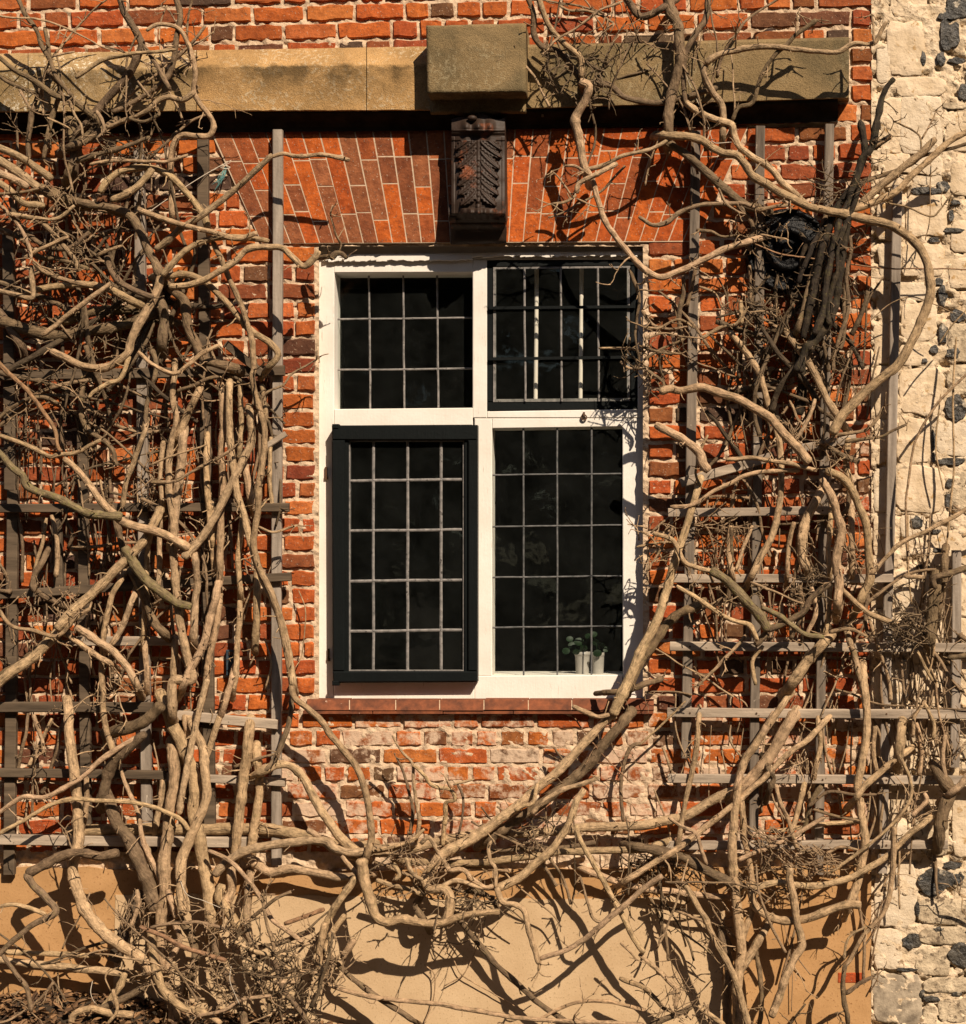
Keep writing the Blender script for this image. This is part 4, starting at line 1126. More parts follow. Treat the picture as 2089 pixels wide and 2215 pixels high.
# region kind width0 width1 depth0 depth1 (cm) : points.   Widths and points are in enlarged pixels of that ninth of the photograph.
TRACES = """
A d 34 28 16 18: 90,-30 150,90 210,170 240,260 285,340 330,450 420,560
A d 24 24 17 17: 262,160 280,260 292,345
A d 40 66 20 10: 690,-30 720,70 780,170 820,250 800,330 720,460 600,600 520,700 440,800 425,1000
A d 40 30 19 16: 1010,-30 1040,80 1020,220 1010,330 990,410 940,480 800,580 650,650
A s 28 48 21 12: 850,180 900,145 960,140 1030,165 1080,230 1115,320 1130,420 1120,520 1160,600 1210,660 1240,720 1215,785 1140,790 1060,785 1010,830 990,930 995,1100 1000,1250
A d 30 24 20 20: 985,525 930,420 870,320 830,260
A s 42 30 22 18: 1125,530 1060,575 980,560 920,580 850,640 740,690 620,740
A d 20 20 20 20: 740,690 830,705 930,660
A s 30 18 20 21: 440,450 520,390 620,340 780,310 900,300 1020,290
A d 30 60 18 14: -20,320 80,400 200,470 270,520 330,560 430,590 500,640 560,700 520,780 440,830
A d 36 32 14 14: 310,450 350,500 330,600 300,690 270,800 250,920
A d 32 32 12 12: 235,510 190,640 165,800 165,920
A s 15 11 22 22: 300,330 430,298
A s 14 12 20 20: 270,680 340,710 410,750
A d 90 70 12 10: 420,780 435,900 400,1010
A d 62 55 14 14: 425,850 520,800 625,735
A d 42 26 16 18: 440,935 540,900 620,880 720,850 870,795
A s 22 20 18 18: 520,955 640,935 800,930 970,935 1090,900
A s 50 50 20 16: -20,850 100,900 220,980 300,1040
A s 70 60 18 18: -20,910 60,970 160,1040 225,1095
A s 56 52 20 20: -20,1000 60,1030 160,1090
A s 50 44 22 20: -20,1050 60,1110 140,1180 260,1190
A s 44 50 16 12: 580,1120 620,1050 700,990 800,970 900,975 1000,1030 1070,1100 1130,1180 1180,1250 1200,1310
A s 46 46 19 17: 640,1160 720,1130 800,1080 850,1020 882,978
A d 50 66 12 14: 450,1170 560,1190 680,1215 760,1260 810,1330 850,1420 900,1530 930,1600
A d 80 46 11 11: 300,1120 380,1150 460,1190 560,1200 700,1240
A s 42 34 20 20: 800,1210 950,1270 1080,1310 1220,1340 1370,1385 1490,1350
A s 38 46 22 16: 1580,895 1470,1000 1360,1100 1250,1190 1150,1260 1050,1320 980,1390 900,1450
A s 44 38 18 18: 940,1600 1000,1530 1090,1440 1200,1390 1320,1375 1440,1380 1560,1395
A s 46 44 18 22: 980,1660 1100,1650 1220,1600 1340,1530 1440,1440 1560,1430 1640,1440 1750,1540 1820,1500 1850,1450
A s 28 32 17 17: 1570,905 1640,890 1720,905 B 40,900 180,925
A s 60 50 16 22: 930,1590 900,1700 840,1820 760,1970 D 740,60 650,130 580,150 480,140 380,90 290,50
D s 36 28 20 22: 745,80 700,205 620,240 540,290 515,325
A s 34 36 18 20: -20,1685 100,1710 188,1722 184,1600 190,1540
A s 44 56 12 12: 180,1690 300,1660 450,1650 560,1660 660,1690 780,1750
A s 34 34 20 18: 190,1520 260,1575 370,1620 500,1650
A s 30 30 22 21: 240,1945 360,1850 470,1770 580,1690 640,1640
A d 42 42 19 19: 620,1480 640,1560 700,1640 800,1690 890,1725
A s 44 46 15 12: 960,1600 1060,1590 1140,1610 1220,1660 1300,1740 1380,1830 1450,1910 1560,1985 D 1610,70 1560,140
A s 38 50 16 14: 1230,1400 1280,1500 1340,1640 1400,1780 1440,1900 1460,1982 D 1470,140 1460,210 1490,340 1525,480 1530,620 1500,800 1490,1000 1470,1160 1500,1300 1560,1430 1620,1600 1660,1800 1690,1960 G 1700,80 1790,160 1870,235 H 60,300 120,370 210,480 260,600 290,750 300,900 275,1010
A t 26 22 21 21: 140,1495 250,1440 340,1390 400,1370
A t 26 16 22 22: 560,1480 630,1450 710,1420
A d 60 60 7 7: -20,1790 60,1900 110,1990
A d 82 70 8 8: 60,1880 300,1940 500,1920 700,1890 860,1825
A d 72 60 6 6: 380,1855 600,1800 800,1800 960,1850
A d 70 70 9 9: 920,1690 950,1850 940,1985
A d 60 74 10 10: 1000,1680 1070,1750 1090,1900 1130,1985 D 1160,60 1190,110 1340,150
A t 26 22 22 22: -20,1160 80,1270 150,1380 180,1500
A t 26 22 22 20: 50,1240 200,1265 330,1270 430,1195
A t 30 28 20 20: 250,1290 350,1400 430,1500 450,1570
A t 20 16 22 22: -20,1125 130,1110 260,1080
A d 34 30 14 14: 60,1150 120,1300 250,1420 400,1440 520,1340
A d 40 30 12 12: 0,1330 120,1380 230,1490 330,1500 520,1560
A t 24 16 18 20: 560,640 590,700 600,760 560,800
A t 22 14 20 22: 400,580 430,660 470,720 480,790
A d 30 22 15 15: 0,440 90,500 220,540
A t 22 14 20 20: 110,520 150,590 185,640
A t 18 12 22 22: 800,470 850,540 875,580
B d 36 50 18 14: 1205,-30 1240,80 1240,200 1290,270 1380,300 1450,370 1500,440 1515,480
B s 40 40 20 18: 1265,-30 1290,60 1320,130 1370,200 1420,250 1480,300 1520,350 1520,450
B t 16 14 22 22: 1760,5 1600,80 1480,170 1370,230 1335,275
B t 18 16 20 20: 1390,30 1450,60 1540,60 1640,90 1710,135
B d 52 50 14 14: 1770,-20 1840,80 1880,100 C 80,70 135,35
B s 60 56 20 14: 1510,470 1560,500 1540,590 1480,690 1500,780 1520,900 1545,1000
B s 32 26 18 16: 1530,990 1640,960 1750,910 1880,875 C 80,850 170,800
B t 18 18 19 19: 1420,960 1480,960 1535,990
B s 36 34 20 20: 1490,1120 1500,1070 1570,1030 1650,990 1730,950
B t 20 14 21 21: 1490,1130 1420,1170 1340,1180
B t 14 12 21 21: 1470,1140 1400,1040 1350,990
B t 14 12 21 21: 1490,1150 1570,1185
B s 40 46 18 14: 1550,980 1590,1060 1610,1150 1650,1270 1720,1380 1790,1460 1870,1550 C 60,1592 120,1608 220,1570 400,1480 520,1430 630,1395
B d 44 40 12 12: 1560,480 1680,500 1770,560 1875,592 C 120,590 260,560 385,520
B d 40 30 16 8: 60,1490 20,1490 -40,1500
B t 18 10 14 20: 130,1420 95,1350 68,1240
B d 40 30 16 16: 60,1500 95,1465 130,1470 155,1500
B d 26 12 14 16: 1800,1560 1850,1700 1840,1850 1830,1950 E 1840,30 1860,120
E t 14 14 10 10: 1620,38 1780,35 1890,52
E t 20 14 10 10: 1745,110 1800,150 1890,150
E d 20 14 8 8: 1800,-30 1790,60 1860,120
C d 78 66 14 12: 140,-30 170,80 210,150 215,260 220,330 200,430 170,550 150,680 150,790
C d 46 32 12 13: 380,-30 370,100 310,200 260,280 240,380 245,560 280,640
C s 28 44 22 16: 1415,125 1390,170 1340,250 1220,250 1130,300 1000,295 860,280 680,270 500,300 400,340 370,375
C t 18 14 22 22: 1342,252 1330,80
C s 44 46 16 12: 372,370 355,420 385,500 430,570 460,620 470,720 465,810
C d 30 26 20 14: 1010,115 950,160 890,200 840,250 760,330 690,440 640,590 560,620 520,700
C t 14 12 20 20: 890,200 895,80
C s 46 50 14 14: 270,610 340,660 450,700 520,720 535,780 560,850 640,910 740,970 800,1050 870,1115
C s 54 68 14 20: 150,790 250,790 340,810 400,850 470,890 550,900 600,960 640,1020 720,1070 840,1140 940,1190 1110,1230 1280,1270 1430,1300 1530,1360 1620,1460 1665,1590 1660,1720 1620,1850 1560,1985 F 1480,130 1390,200 1310,270 1230,350 1150,430 1100,530
C d 60 60 11 12: 150,830 260,900 350,980 430,1050 500,1110 600,1190 660,1205
C t 28 28 18 18: -20,1255 60,1300 140,1290 220,1230 320,1190 430,1180 560,1180 650,1205
C t 18 16 18 18: 440,1090 480,1170 540,1220 600,1240
C s 55 48 14 20: 1180,1240 1300,1150 1400,1060 1500,980 1600,900 1700,800
C s 46 44 15 18: 1200,1220 1350,1170 1480,1100 1560,1020 1680,910 1780,820 1900,760
C d 24 20 16 16: 1280,1045 1400,1010 1550,960 1620,910 1720,880 1900,825
C d 24 14 16 16: 1260,1060 1360,1030 1450,1000 1660,1020
C t 14 10 18 18: 1620,890 1610,800 1560,750 1460,705
C t 14 10 18 18: 1620,800 1680,700 1700,640
C t 14 10 16 16: 1400,1170 1530,1200 1620,1240 1690,1255 1730,1210 1790,1130
C c 7 7 10 10: 1670,950 1665,1250 1640,1390
C r 9 9 8 8: 1190,1530 1400,1552 1600,1560 1900,1560
C r 10 10 14 14: 650,1415 740,1450 830,1475 1025,1505
C t 14 12 14 14: 680,1355 780,1375 840,1385
C t 14 12 14 14: 610,1810 700,1800 780,1835
C t 22 20 14 14: 340,1965 440,1900 540,1880 600,1800
C s 30 30 14 14: 572,1740 572,1880
C d 40 30 10 10: 560,1190 620,1260 640,1340 600,1400 640,1460
C t 30 20 16 16: 660,1220 760,1200 850,1190
C d 26 24 8 8: 1180,1550 1172,1750 1160,1990 F 1110,60 1108,180
C c 7 7 12 12: 1290,1900 1350,1830 1450,1750 1560,1722 1680,1760 1800,1812
C c 12 10 16 16: 1720,1990 1800,1880 1900,1770
C t 20 10 12 12: 330,1660 420,1700 460,1790
C d 30 26 10 10: 240,1600 240,1700 215,1800 220,1990
C t 24 18 12 12: 1270,700 1285,840 1280,900
C t 18 12 14 14: 1330,860 1400,820 1440,790
C t 22 14 16 14: 0,1800 60,1880 160,1905 260,1890
C t 18 14 16 14: 0,1890 90,1900 200,1850 300,1900
C t 14 10 16 14: 20,1960 120,1930 240,1950 350,1960
C d 20 14 12 14: 310,1330 400,1340 460,1370 560,1360
D r 34 28 22 20: -20,105 60,190 150,270 220,360 270,430 320,510 330,590 350,635
D d 32 28 16 16: -20,455 60,390 150,330 250,320 340,355
D d 32 28 14 14: -20,500 80,410 200,320
D s 30 24 20 20: -20,535 80,570 180,610 290,660 340,650 440,640 520,600 585,568
D g 44 62 18 18: -20,625 60,720 130,770 150,830 200,860 330,900 430,950 500,990 620,1000 710,1010
D s 40 66 20 16: 370,670 450,740 520,830 590,930 660,1000 720,1040 800,1070 940,1110 1100,1195
D s 56 54 16 12: 1060,1250 1160,1150 1250,1000 1330,850 1380,740 1430,640 1462,560 1450,460
D s 36 34 14 12: 835,515 790,650 730,820 708,960
D s 38 68 12 14: 1010,190 1000,330 1020,450 990,600 975,750 985,900 1010,1060 1005,1200 1020,1400 1040,1600 1080,1800 1110,1960 G 1000,0 1000,180
D s 46 50 14 10: 1145,295 1080,430 1035,560
D s 60 66 11 11: 1065,530 1050,700 1020,900 1000,1110
D s 46 50 10 10: 1280,290 1290,500 1280,650 1290,800 1280,1000 1270,1360
D s 46 50 13 15: 1330,280 1330,500 1340,650 1370,850 1410,1000 1450,1150 1480,1260 1520,1370 1590,1520 1650,1700 1690,1900 1700,1985
D s 42 40 7 7: 1235,1000 1240,1310
D s 52 50 8 8: 1420,740 1455,920
D s 46 56 14 12: 1125,1235 1140,1400 1130,1500 1120,1710
D s 52 58 13 15: 1255,1440 1220,1600 1170,1780 1100,1900 1060,1990
D s 44 46 9 9: 1265,1540 1240,1700 1200,1900 1190,1985
D s 40 40 7 7: 1390,1440 1380,1700 1358,1985
D s 52 48 8 8: 1490,1410 1480,1720
D s 66 70 14 12: -40,2010 80,1900 200,1820 330,1690
D d 56 60 10 10: -40,1970 150,1840 280,1730
D s 62 66 13 17: 912,1000 860,1110 800,1190 720,1270 640,1350 540,1450 430,1550 330,1665
D s 38 42 12 12: 700,1380 640,1500 600,1700 588,1985 G 600,60 595,140 615,290 655,410
D s 42 40 13 12: 775,1480 730,1600 680,1700 635,1760
D g 66 58 16 16: 720,1180 780,1290 850,1380 940,1450 1030,1510 1110,1532
D d 60 58 12 10: 790,1380 850,1500 890,1620 945,1680
D s 50 54 16 14: 440,1650 540,1720 650,1790 730,1880 790,1990
D s 44 40 14 14: 425,1720 540,1800 630,1858
D t 24 26 18 16: -20,1520 60,1640 200,1670 330,1700 420,1620 520,1545
D c 14 12 18 18: 870,715 1000,660 1200,594
D t 22 18 18 18: 870,815 1030,800 1150,730 1280,660 1395,578
D t 18 14 22 22: 270,35 390,100 480,140 580,150
D t 14 12 20 20: 310,245 400,270 450,315
D s 26 28 18 16: 800,55 880,120 1000,185 1090,130 1180,60 1270,15
D d 22 22 12 12: 1020,285 1120,250 1220,210 1270,198
D t 20 10 12 12: 1500,370 1540,290 1640,250 1690,180 1780,130 1850,85
D t 20 16 14 16: 1500,1070 1580,1100 1640,1090 1725,1060
D c 8 7 4 4: 1730,1440 1770,1560 1750,1800 1705,1895
D d 44 40 12 12: 250,1260 200,1360 210,1440 350,1520
D d 50 40 9 9: 660,1000 690,1120 720,1240
D c 24 22 7 7: 190,1400 210,1280 250,1150 270,1020
D c 16 16 8 8: 930,960 940,800 950,600
D t 20 16 16 16: 560,910 600,940 680,990
D t 16 12 16 16: 585,800 600,900 640,960
D d 34 30 10 10: 880,40 900,160 860,330 830,520
D d 40 34 8 8: 480,250 470,420 520,520 640,600 680,720
G s 76 82 12 16: 1000,420 1010,560 990,720 970,880 950,1050 960,1200 940,1320 930,1450 940,1600 980,1750 1010,1880 1000,1990
G s 80 92 12 12: 955,140 1000,250 1060,380 1110,500 1130,620 1120,760 1150,880 1180,1050 1210,1200 1225,1400
G s 44 46 17 17: 1205,-20 1150,180 1110,350 1080,520 1050,660 1038,770
G s 56 76 14 18: 1120,270 1170,380 1190,550 1190,680 1140,820 1090,930 1050,1050 1050,1200 1060,1350
G d 76 82 18 14: 935,130 850,220 760,260 690,280
G d 60 84 18 10: 840,300 760,370 660,460 620,550 600,650
G d 80 104 13 13: 640,710 680,820 740,900 790,1000 830,1100 870,1200 890,1290
G s 66 84 11 20: 395,180 410,400 440,620 450,800 450,960 420,1080 440,1170 500,1330 600,1450 720,1540 830,1610 890,1690
G s 30 42 19 17: -20,770 130,670 260,670 400,600 500,530 600,440 720,360 840,305
G s 28 32 22 16: -20,890 100,820 220,750 330,700 440,680 560,690 700,695 860,715 960,755 1050,800 1095,860
G s 24 46 9 16: 690,480 720,580 770,680 810,780 820,880 860,1000 920,1120 980,1230 1025,1370
G d 62 64 22 22: 690,990 580,1010 460,990 360,1010 260,1060 155,1110
G d 56 34 22 26: 155,1105 190,1170 260,1250 325,1330 200,1400 110,1470 -30,1600
G s 22 30 22 22: -20,1310 80,1290 180,1310 265,1345
G s 40 40 8 8: -30,1560 200,1570 490,1582
G s 54 56 10 10: -30,1605 200,1640 450,1660 720,1690
G s 60 56 19 24: 870,1430 880,1560 910,1700 960,1800 1060,1880 1200,1930
G r 26 30 24 20: 810,1415 950,1480 1100,1550 1310,1610
G t 22 22 20 20: 870,1425 1000,1400 1150,1390 1310,1430
G s 76 80 5 5: 470,860 800,850 1200,855 1500,850 1700,880 1880,925 H 120,965 260,950
G s 62 52 16 14: 1240,1120 1310,1050 1420,980 1560,945 1700,930 1875,920 H 100,965 220,990 330,970 490,945
G s 72 66 10 10: 1440,295 1420,500 1390,750 1360,990
G s 60 70 12 14: 1340,1090 1340,1200 1290,1310
G s 62 60 8 8: 1490,440 1500,650 1470,850 1458,960
G s 46 44 9 9: 1345,-20 1290,160
G s 44 44 9 9: 1265,230 1200,420 1180,510
G d 36 36 12 14: 1690,80 1670,250 1600,430 1535,515
G s 54 66 13 12: 1520,520 1600,480 1680,490 1760,560 1830,690 1875,770 H 60,810 130,910 220,985
G s 72 50 9 12: 1420,1000 1500,1060 1570,1100 1700,1080 1880,1115 H 120,1130 240,1120
G s 26 30 19 18: 1205,975 1320,1030 1430,1140 1520,1270 1570,1370 1650,1430 1760,1515
G s 58 62 16 16: 1290,1170 1270,1250 1330,1340 1390,1430
G s 56 56 15 18: 1445,1170 1430,1300 1440,1450 1480,1570
G s 30 34 22 22: 1340,1500 1480,1560 1600,1580 1720,1590 1735,1690
G d 36 36 22 22: 1590,1610 1640,1780 1730,1900 1800,1990
G s 26 24 22 22: 1590,1740 1720,1740 1730,1690 1890,1690
G s 46 50 22 22: 1880,1390 1850,1600 1880,1710
G s 46 52 24 22: 410,1990 440,1920 530,1890 640,1920 770,1930
G s 50 46 18 18: 590,1895 680,1780 725,1680
G s 22 20 26 26: 655,1780 680,1900 620,1985
G t 20 24 26 24: 1140,1940 1300,1900 1400,1840 1570,1820
G d 28 28 26 26: 10,1580 100,1700 160,1780 180,1910
G r 30 26 12 12: 1650,1400 1880,1315
G d 60 50 14 14: 1060,1390 1110,1480 1130,1600 1100,1720
G s 40 44 14 16: 1020,1420 1040,1500 980,1620 960,1700
G d 50 50 20 20: 560,1900 720,1830 830,1770
G d 44 50 16 18: 1240,1450 1260,1600 1340,1750 1400,1900 1420,1990
G s 40 44 24 24: 1100,1960 1200,1930 1280,1980
G d 36 30 18 18: 1500,1560 1480,1700 1560,1850 1540,1990
G c 10 10 20 20: 640,1790 610,1700 700,1640
G s 34 30 20 20: 790,1200 800,1300 760,1420
G c 26 24 6 6: 165,490 230,360 300,210
G t 26 22 9 9: 190,190 240,320 260,430
G s 36 34 8 8: 940,590 930,720 910,810
H s 56 76 16 18: 1720,190 1660,220 1400,500 1280,600 1150,720 1000,830 860,920 740,980 680,1040 610,1160
H d 76 66 12 13: 1760,230 1620,400 1540,500 1420,600 1240,740 1120,810 980,910
H s 46 60 21 21: 1535,620 1490,690 1460,780 1420,870 1350,970 1250,1060 1150,1140 1030,1195
H s 30 28 21 19: 1630,545 1540,590 1420,620 1310,680 1230,765
H s 60 66 7 7: 300,985 480,980 700,920 900,880 1100,880 1400,860 1600,840 1880,830 I 100,810 250,780 400,690 530,630
H s 50 50 12 12: 520,1040 800,1050 1000,1040 1300,1000 1500,980 1880,965 I 90,940
H s 32 30 10 10: 690,1090 900,1080 1110,1090
H d 30 34 8 8: 940,985 1150,970 1400,960 1600,930
H s 44 48 8 8: 1550,1095 1700,1150 1885,1195 I 150,1210 300,1230 460,1245
H s 34 40 22 20: 1485,830 1520,930 1590,1050 1660,1180 1740,1320 1820,1480 1880,1570
H s 42 34 24 26: 1990,1120 1875,1200 1740,1320 1640,1400 1550,1480 1420,1560 1280,1605
H t 20 16 22 22: 1640,1392 1590,1370 1560,1290 1515,1120
H s 40 38 26 26: 1030,1190 1060,1270 1140,1290 1190,1330 1210,1420 1240,1520 1275,1630
H t 26 12 26 27: 1280,1610 1265,1675
H s 30 30 22 22: 1010,1180 960,1190 880,1140 830,1090 750,1100
H s 24 24 22 18: 1020,1200 1020,1080 990,1040 980,960 1005,915
H s 78 42 24 26: 245,1020 260,1130 290,1240 330,1360 400,1390 480,1370 560,1390 640,1400 740,1390 820,1360 900,1340 1050,1330
H s 50 52 22 20: 215,1130 120,1260 50,1380 20,1480 -10,1570
H s 42 42 18 18: 150,1345 60,1480 25,1590
H s 46 44 18 18: 205,1490 130,1600
H s 32 14 10 20: 555,930 580,800 560,680 545,560 540,470 480,400 425,310
H d 24 16 7 9: 525,890 540,740 520,640 490,530 450,440
H s 22 30 18 9: 545,480 610,540 650,590 700,610 760,620 790,680 735,700 730,800 715,950
H t 14 10 18 20: 760,620 735,570
H s 18 16 18 18: 780,595 830,580 900,560
H d 18 16 9 10: 800,590 835,670 825,790 810,880
H s 28 30 18 20: 590,940 640,900 700,1000 750,1080 775,1115
H s 22 22 16 16: 610,850 560,900 480,940 320,975
H s 60 70 20 24: 600,1140 640,1200 720,1200 760,1250 750,1340 730,1410
H s 32 30 22 22: 710,1180 800,1150 900,1180 990,1205
H s 36 34 18 18: 330,1145 420,1180 520,1200 610,1235
H d 40 38 9 11: 820,1390 900,1490 1010,1620 1160,1760 1300,1880 1460,1990
H s 28 30 16 20: 40,1745 200,1800 400,1840 700,1870 1000,1920 1300,1960 1880,1985
H c 20 24 14 14: 1260,1965 1400,1890 1520,1855 1680,1855 1890,1905
H c 7 7 4 4: 920,1390 925,1480 890,1600 830,1700 725,1765
H c 7 7 4 4: 690,1535 770,1600 830,1700 1000,1800 1190,1905
H c 8 8 5 5: 610,1635 670,1700 660,1850 605,1985
H d 36 36 14 14: 130,1655 200,1720 330,1820 510,1935
H t 14 12 20 20: 1740,1510 1800,1560 1840,1610
H t 28 26 20 20: 1740,1715 1850,1760 1920,1800
H d 14 12 8 8: 1360,380 1430,475
H r 10 9 14 14: 1480,210 1560,320 1680,460 1810,585
H c 8 8 16 16: 1680,110 1650,200 1610,260 1620,340
H d 24 22 7 7: 1870,355 1800,390 1750,560 1762,810
H s 34 30 20 22: 430,1050 470,1110 440,1150
H s 34 26 24 26: 500,1010 540,1110 600,1150
H s 24 18 24 26: 620,1110 680,1040 700,1010
H s 30 24 22 22: 1130,750 1180,720 1240,700 1265,590
H s 34 30 18 18: 240,1130 180,1070 130,1010
H d 46 50 14 14: 600,1230 560,1300 600,1370
H d 30 30 14 14: 860,1200 960,1230 1010,1270 1040,1330
H s 30 28 20 20: 1470,140 1540,170 1610,200 1680,190
H d 40 40 12 12: 1690,60 1780,50 1900,10
H s 36 40 14 16: 170,1010 80,980 0,900 G 1780,860
I s 46 78 12 16: 820,120 720,260 650,370 590,460 560,560 550,650 530,800 520,980 530,1150 550,1300 570,1480 570,1600 550,1750 555,1990
I s 82 80 9 9: 855,235 790,340 720,460 650,540 560,640
I s 40 46 11 15: 1055,230 970,320 880,390 800,460 700,560 600,650 480,750 350,850 180,980 60,1050 H 1780,1150
I s 44 46 13 13: 730,235 660,350 590,480 545,610
I s 40 36 9 9: 325,225 310,400 280,560 240,740 208,930
I s 54 62 13 13: 1280,-30 1300,150 1300,300 1270,480 1250,600 1260,720 1280,850 1290,950 1270,1050 1240,1180 1195,1290
I s 30 28 8 8: 1350,255 1340,400 1360,530
I s 44 50 14 14: 1520,410 1430,480 1360,540 1290,600 1235,670
I s 74 66 14 14: 1488,425 1500,285
I c 22 20 18 16: 1490,420 1540,530 1560,640 1520,740 1430,840 1330,930 1200,1030 1070,1115
I s 44 46 15 15: 1630,815 1540,890 1450,980 1360,1050 1270,1100 1150,1150 1000,1180 880,1170 770,1160 640,1195
I s 46 28 17 17: 1462,840 1455,1000 1440,1200 1390,1350 1280,1470 1210,1600 1175,1650
I s 58 54 20 22: 860,1075 855,1150 880,1260 890,1380 925,1520 880,1600 830,1720 790,1830 745,1940
I s 52 62 16 20: 625,1190 650,1290 720,1350 820,1380 940,1370 1060,1330 1180,1290 1265,1290
I s 44 46 12 14: 575,720 590,900 620,1050 640,1200 630,1330 585,1470
I s 34 30 14 14: 555,1035 650,990 730,960 860,900 960,840 1060,785
I s 26 30 9 9: 740,865 900,850 1100,820 1290,800
I d 62 66 14 14: -30,955 120,980 250,1020 350,1080 450,1130 530,1165
I s 38 52 20 22: 240,1165 310,1290 370,1380 420,1500 490,1620 550,1750 590,1900 612,1990
I s 22 26 20 18: 150,780 230,840 310,880 340,960 375,1055
I s 26 30 16 16: 775,595 800,700 850,800 880,920 905,985
I d 90 84 12 12: 1730,545 1780,640 1740,740 1720,890
I s 56 50 14 16: 1780,650 1840,600 1890,530
I s 30 26 14 14: 1760,570 1740,450 1755,300
I s 24 24 14 14: 1635,125 1690,250 1680,330
I s 24 24 14 14: 1640,110 1580,200 1568,320
I s 28 28 10 10: 1590,235 1620,400 1600,540
I s 26 28 18 18: -20,1580 80,1660 150,1730 200,1790 190,1890
I d 22 20 8 8: 50,1250 110,1400 140,1500 150,1610
I d 14 12 12 12: 235,1450 330,1520 410,1585
I d 30 26 10 10: -20,1740 60,1820 140,1905
I s 34 36 20 20: 320,1875 420,1950 480,1990
I d 42 40 20 20: 40,1990 180,1930 290,1875
I d 34 34 20 20: 1175,1640 1160,1740 1170,1850 1195,1990
I d 32 28 20 20: 1175,1805 1260,1750 1330,1705
I t 18 14 18 18: 1165,1610 1200,1480 1300,1415
I s 58 60 13 13: 710,1430 640,1550 570,1670
I d 34 34 11 11: 655,1550 680,1700 690,1850 680,1990
I d 22 16 14 14: 960,720 1080,640 1200,650 1360,652
I d 22 16 14 14: 990,735 1100,770 1260,802
I c 16 14 8 8: 1490,970 1485,1150 1490,1315
I c 14 14 14 14: 1550,590 1590,700 1560,840
I c 14 14 12 12: 1700,10 1720,200 1785,410
I c 16 14 14 14: -20,365 100,260 250,110
I s 34 30 18 18: 1560,780 1640,690 1630,640
I d 30 30 10 10: 1040,600 980,700 930,880
I d 40 40 12 12: 730,500 760,560 740,620
I s 30 34 10 10: 1000,960 1000,1080 960,1150
I t 20 18 14 14: 1050,1000 1150,960 1250,970
I d 60 66 8 9: 470,1500 500,1650 490,1800 500,1990
I s 40 44 16 16: 820,1070 870,1080
F s 40 48 10 10: 530,-30 620,90 680,200 710,300 740,400 780,520 800,650 800,830 790,960 750,1120 680,1250 635,1350
F s 48 52 12 14: 860,-20 950,100 1010,210 1060,310 1140,440
F s 56 62 18 18: 75,475 170,530 260,580 330,640 350,700 385,745
F s 52 64 16 20: 100,290 160,270 220,280 340,260 430,290 560,330 640,380 740,440 810,520 880,590 970,700
F s 26 26 16 18: 480,680 620,670 760,690 880,710 1010,742
F s 28 32 14 16: 160,950 240,950 320,930 400,870 500,820 580,780 700,750 910,740
F s 54 58 16 12: 1060,740 1150,780 1210,850 1260,960 1300,1080 1310,1200 1320,1350 1300,1420 1255,1510
F s 56 66 16 14: 1035,790 1100,900 1130,1000 1150,1100 1125,1250 1140,1400 1130,1520
F s 60 64 9 9: 1015,900 960,1000 930,1100 930,1250 955,1310
F s 46 46 8 8: 1190,590 1180,700 1205,810
F s 46 46 8 8: 1210,1040 1215,1310
F s 30 30 18 18: 60,1105 180,1150 240,1270 320,1310 410,1332
F g 64 68 20 18: 395,1320 470,1370 540,1430 600,1500 680,1590 725,1670
F g 36 36 18 18: 690,1540 800,1590 870,1640 950,1690 1050,1712
F d 42 40 18 18: 720,1670 860,1610 940,1560 980,1480 1090,1395
F d 52 50 16 16: 720,1680 650,1760
F s 26 30 20 18: 195,1410 300,1470 420,1550 520,1610 620,1640 665,1730
F t 18 16 18 18: 625,1390 740,1440 860,1490 950,1522
F s 28 26 14 18: 1320,1350 1420,1240 1500,1160 1640,1100 1750,1040 1900,958
F c 18 16 14 10: 1900,165 1750,310 1650,440 1580,580 1550,740 1530,900 1530,1100 1540,1290
F c 14 14 9 9: 1820,-30 1800,300 1805,700 1790,900 1738,1460
F c 10 10 7 7: 1730,300 1700,600 1742,860
F d 40 46 16 16: 1890,1305 1770,1340 1690,1370 1702,1430
F s 26 26 12 12: 1520,1362 1640,1360
F d 76 80 12 12: 1700,1400 1680,1600 1668,1720
F t 22 18 14 16: 1100,540 1250,520 1330,480 1400,370
F d 22 16 14 16: 1170,580 1370,550 1450,510 1530,475
F s 26 24 12 12: 885,570 940,490 1000,330
F t 18 16 10 10: 850,330 900,440 945,490
F s 36 34 14 14: 1195,1470 1290,1560 1400,1610 1490,1632
F t 24 20 14 14: 1080,1685 1200,1660 1310,1705
F s 66 76 12 10: 1050,1745 960,1840 870,1970
F s 44 44 11 11: 1195,1700 1230,1820 1265,1960
F s 48 72 12 16: 320,845 290,950 240,1120 190,1270 150,1400 90,1600 0,1780 E 1790,1960 H 1700,190
F d 60 70 8 10: 290,1540 170,1600 60,1760 0,1830 E 1800,1985
F t 22 20 14 16: 610,1690 480,1830 320,1990
F t 16 14 14 14: -30,1190 100,1160 210,1160
F t 14 12 14 14: -10,1090 60,1140 110,1250
F t 14 12 14 14: 20,1330 100,1210 180,1070
F s 20 20 14 14: 1590,1790 1680,1960
F d 40 34 14 14: 1900,1815 1770,1832
F d 20 18 12 12: -20,20 100,60 220,70 
F d 18 16 12 12: 10,100 120,40 240,-20
F d 22 18 12 12: 30,160 120,230 110,300
F t 20 18 14 14: 380,540 340,620 310,760 340,840
F d 26 24 9 9: 1200,800 1190,960 1130,1020
F d 26 24 9 9: 520,1070 510,1300 500,1500
F s 22 22 8 8: 640,1060 580,1200 540,1330
F d 34 30 10 10: 910,1410 920,1560 860,1720
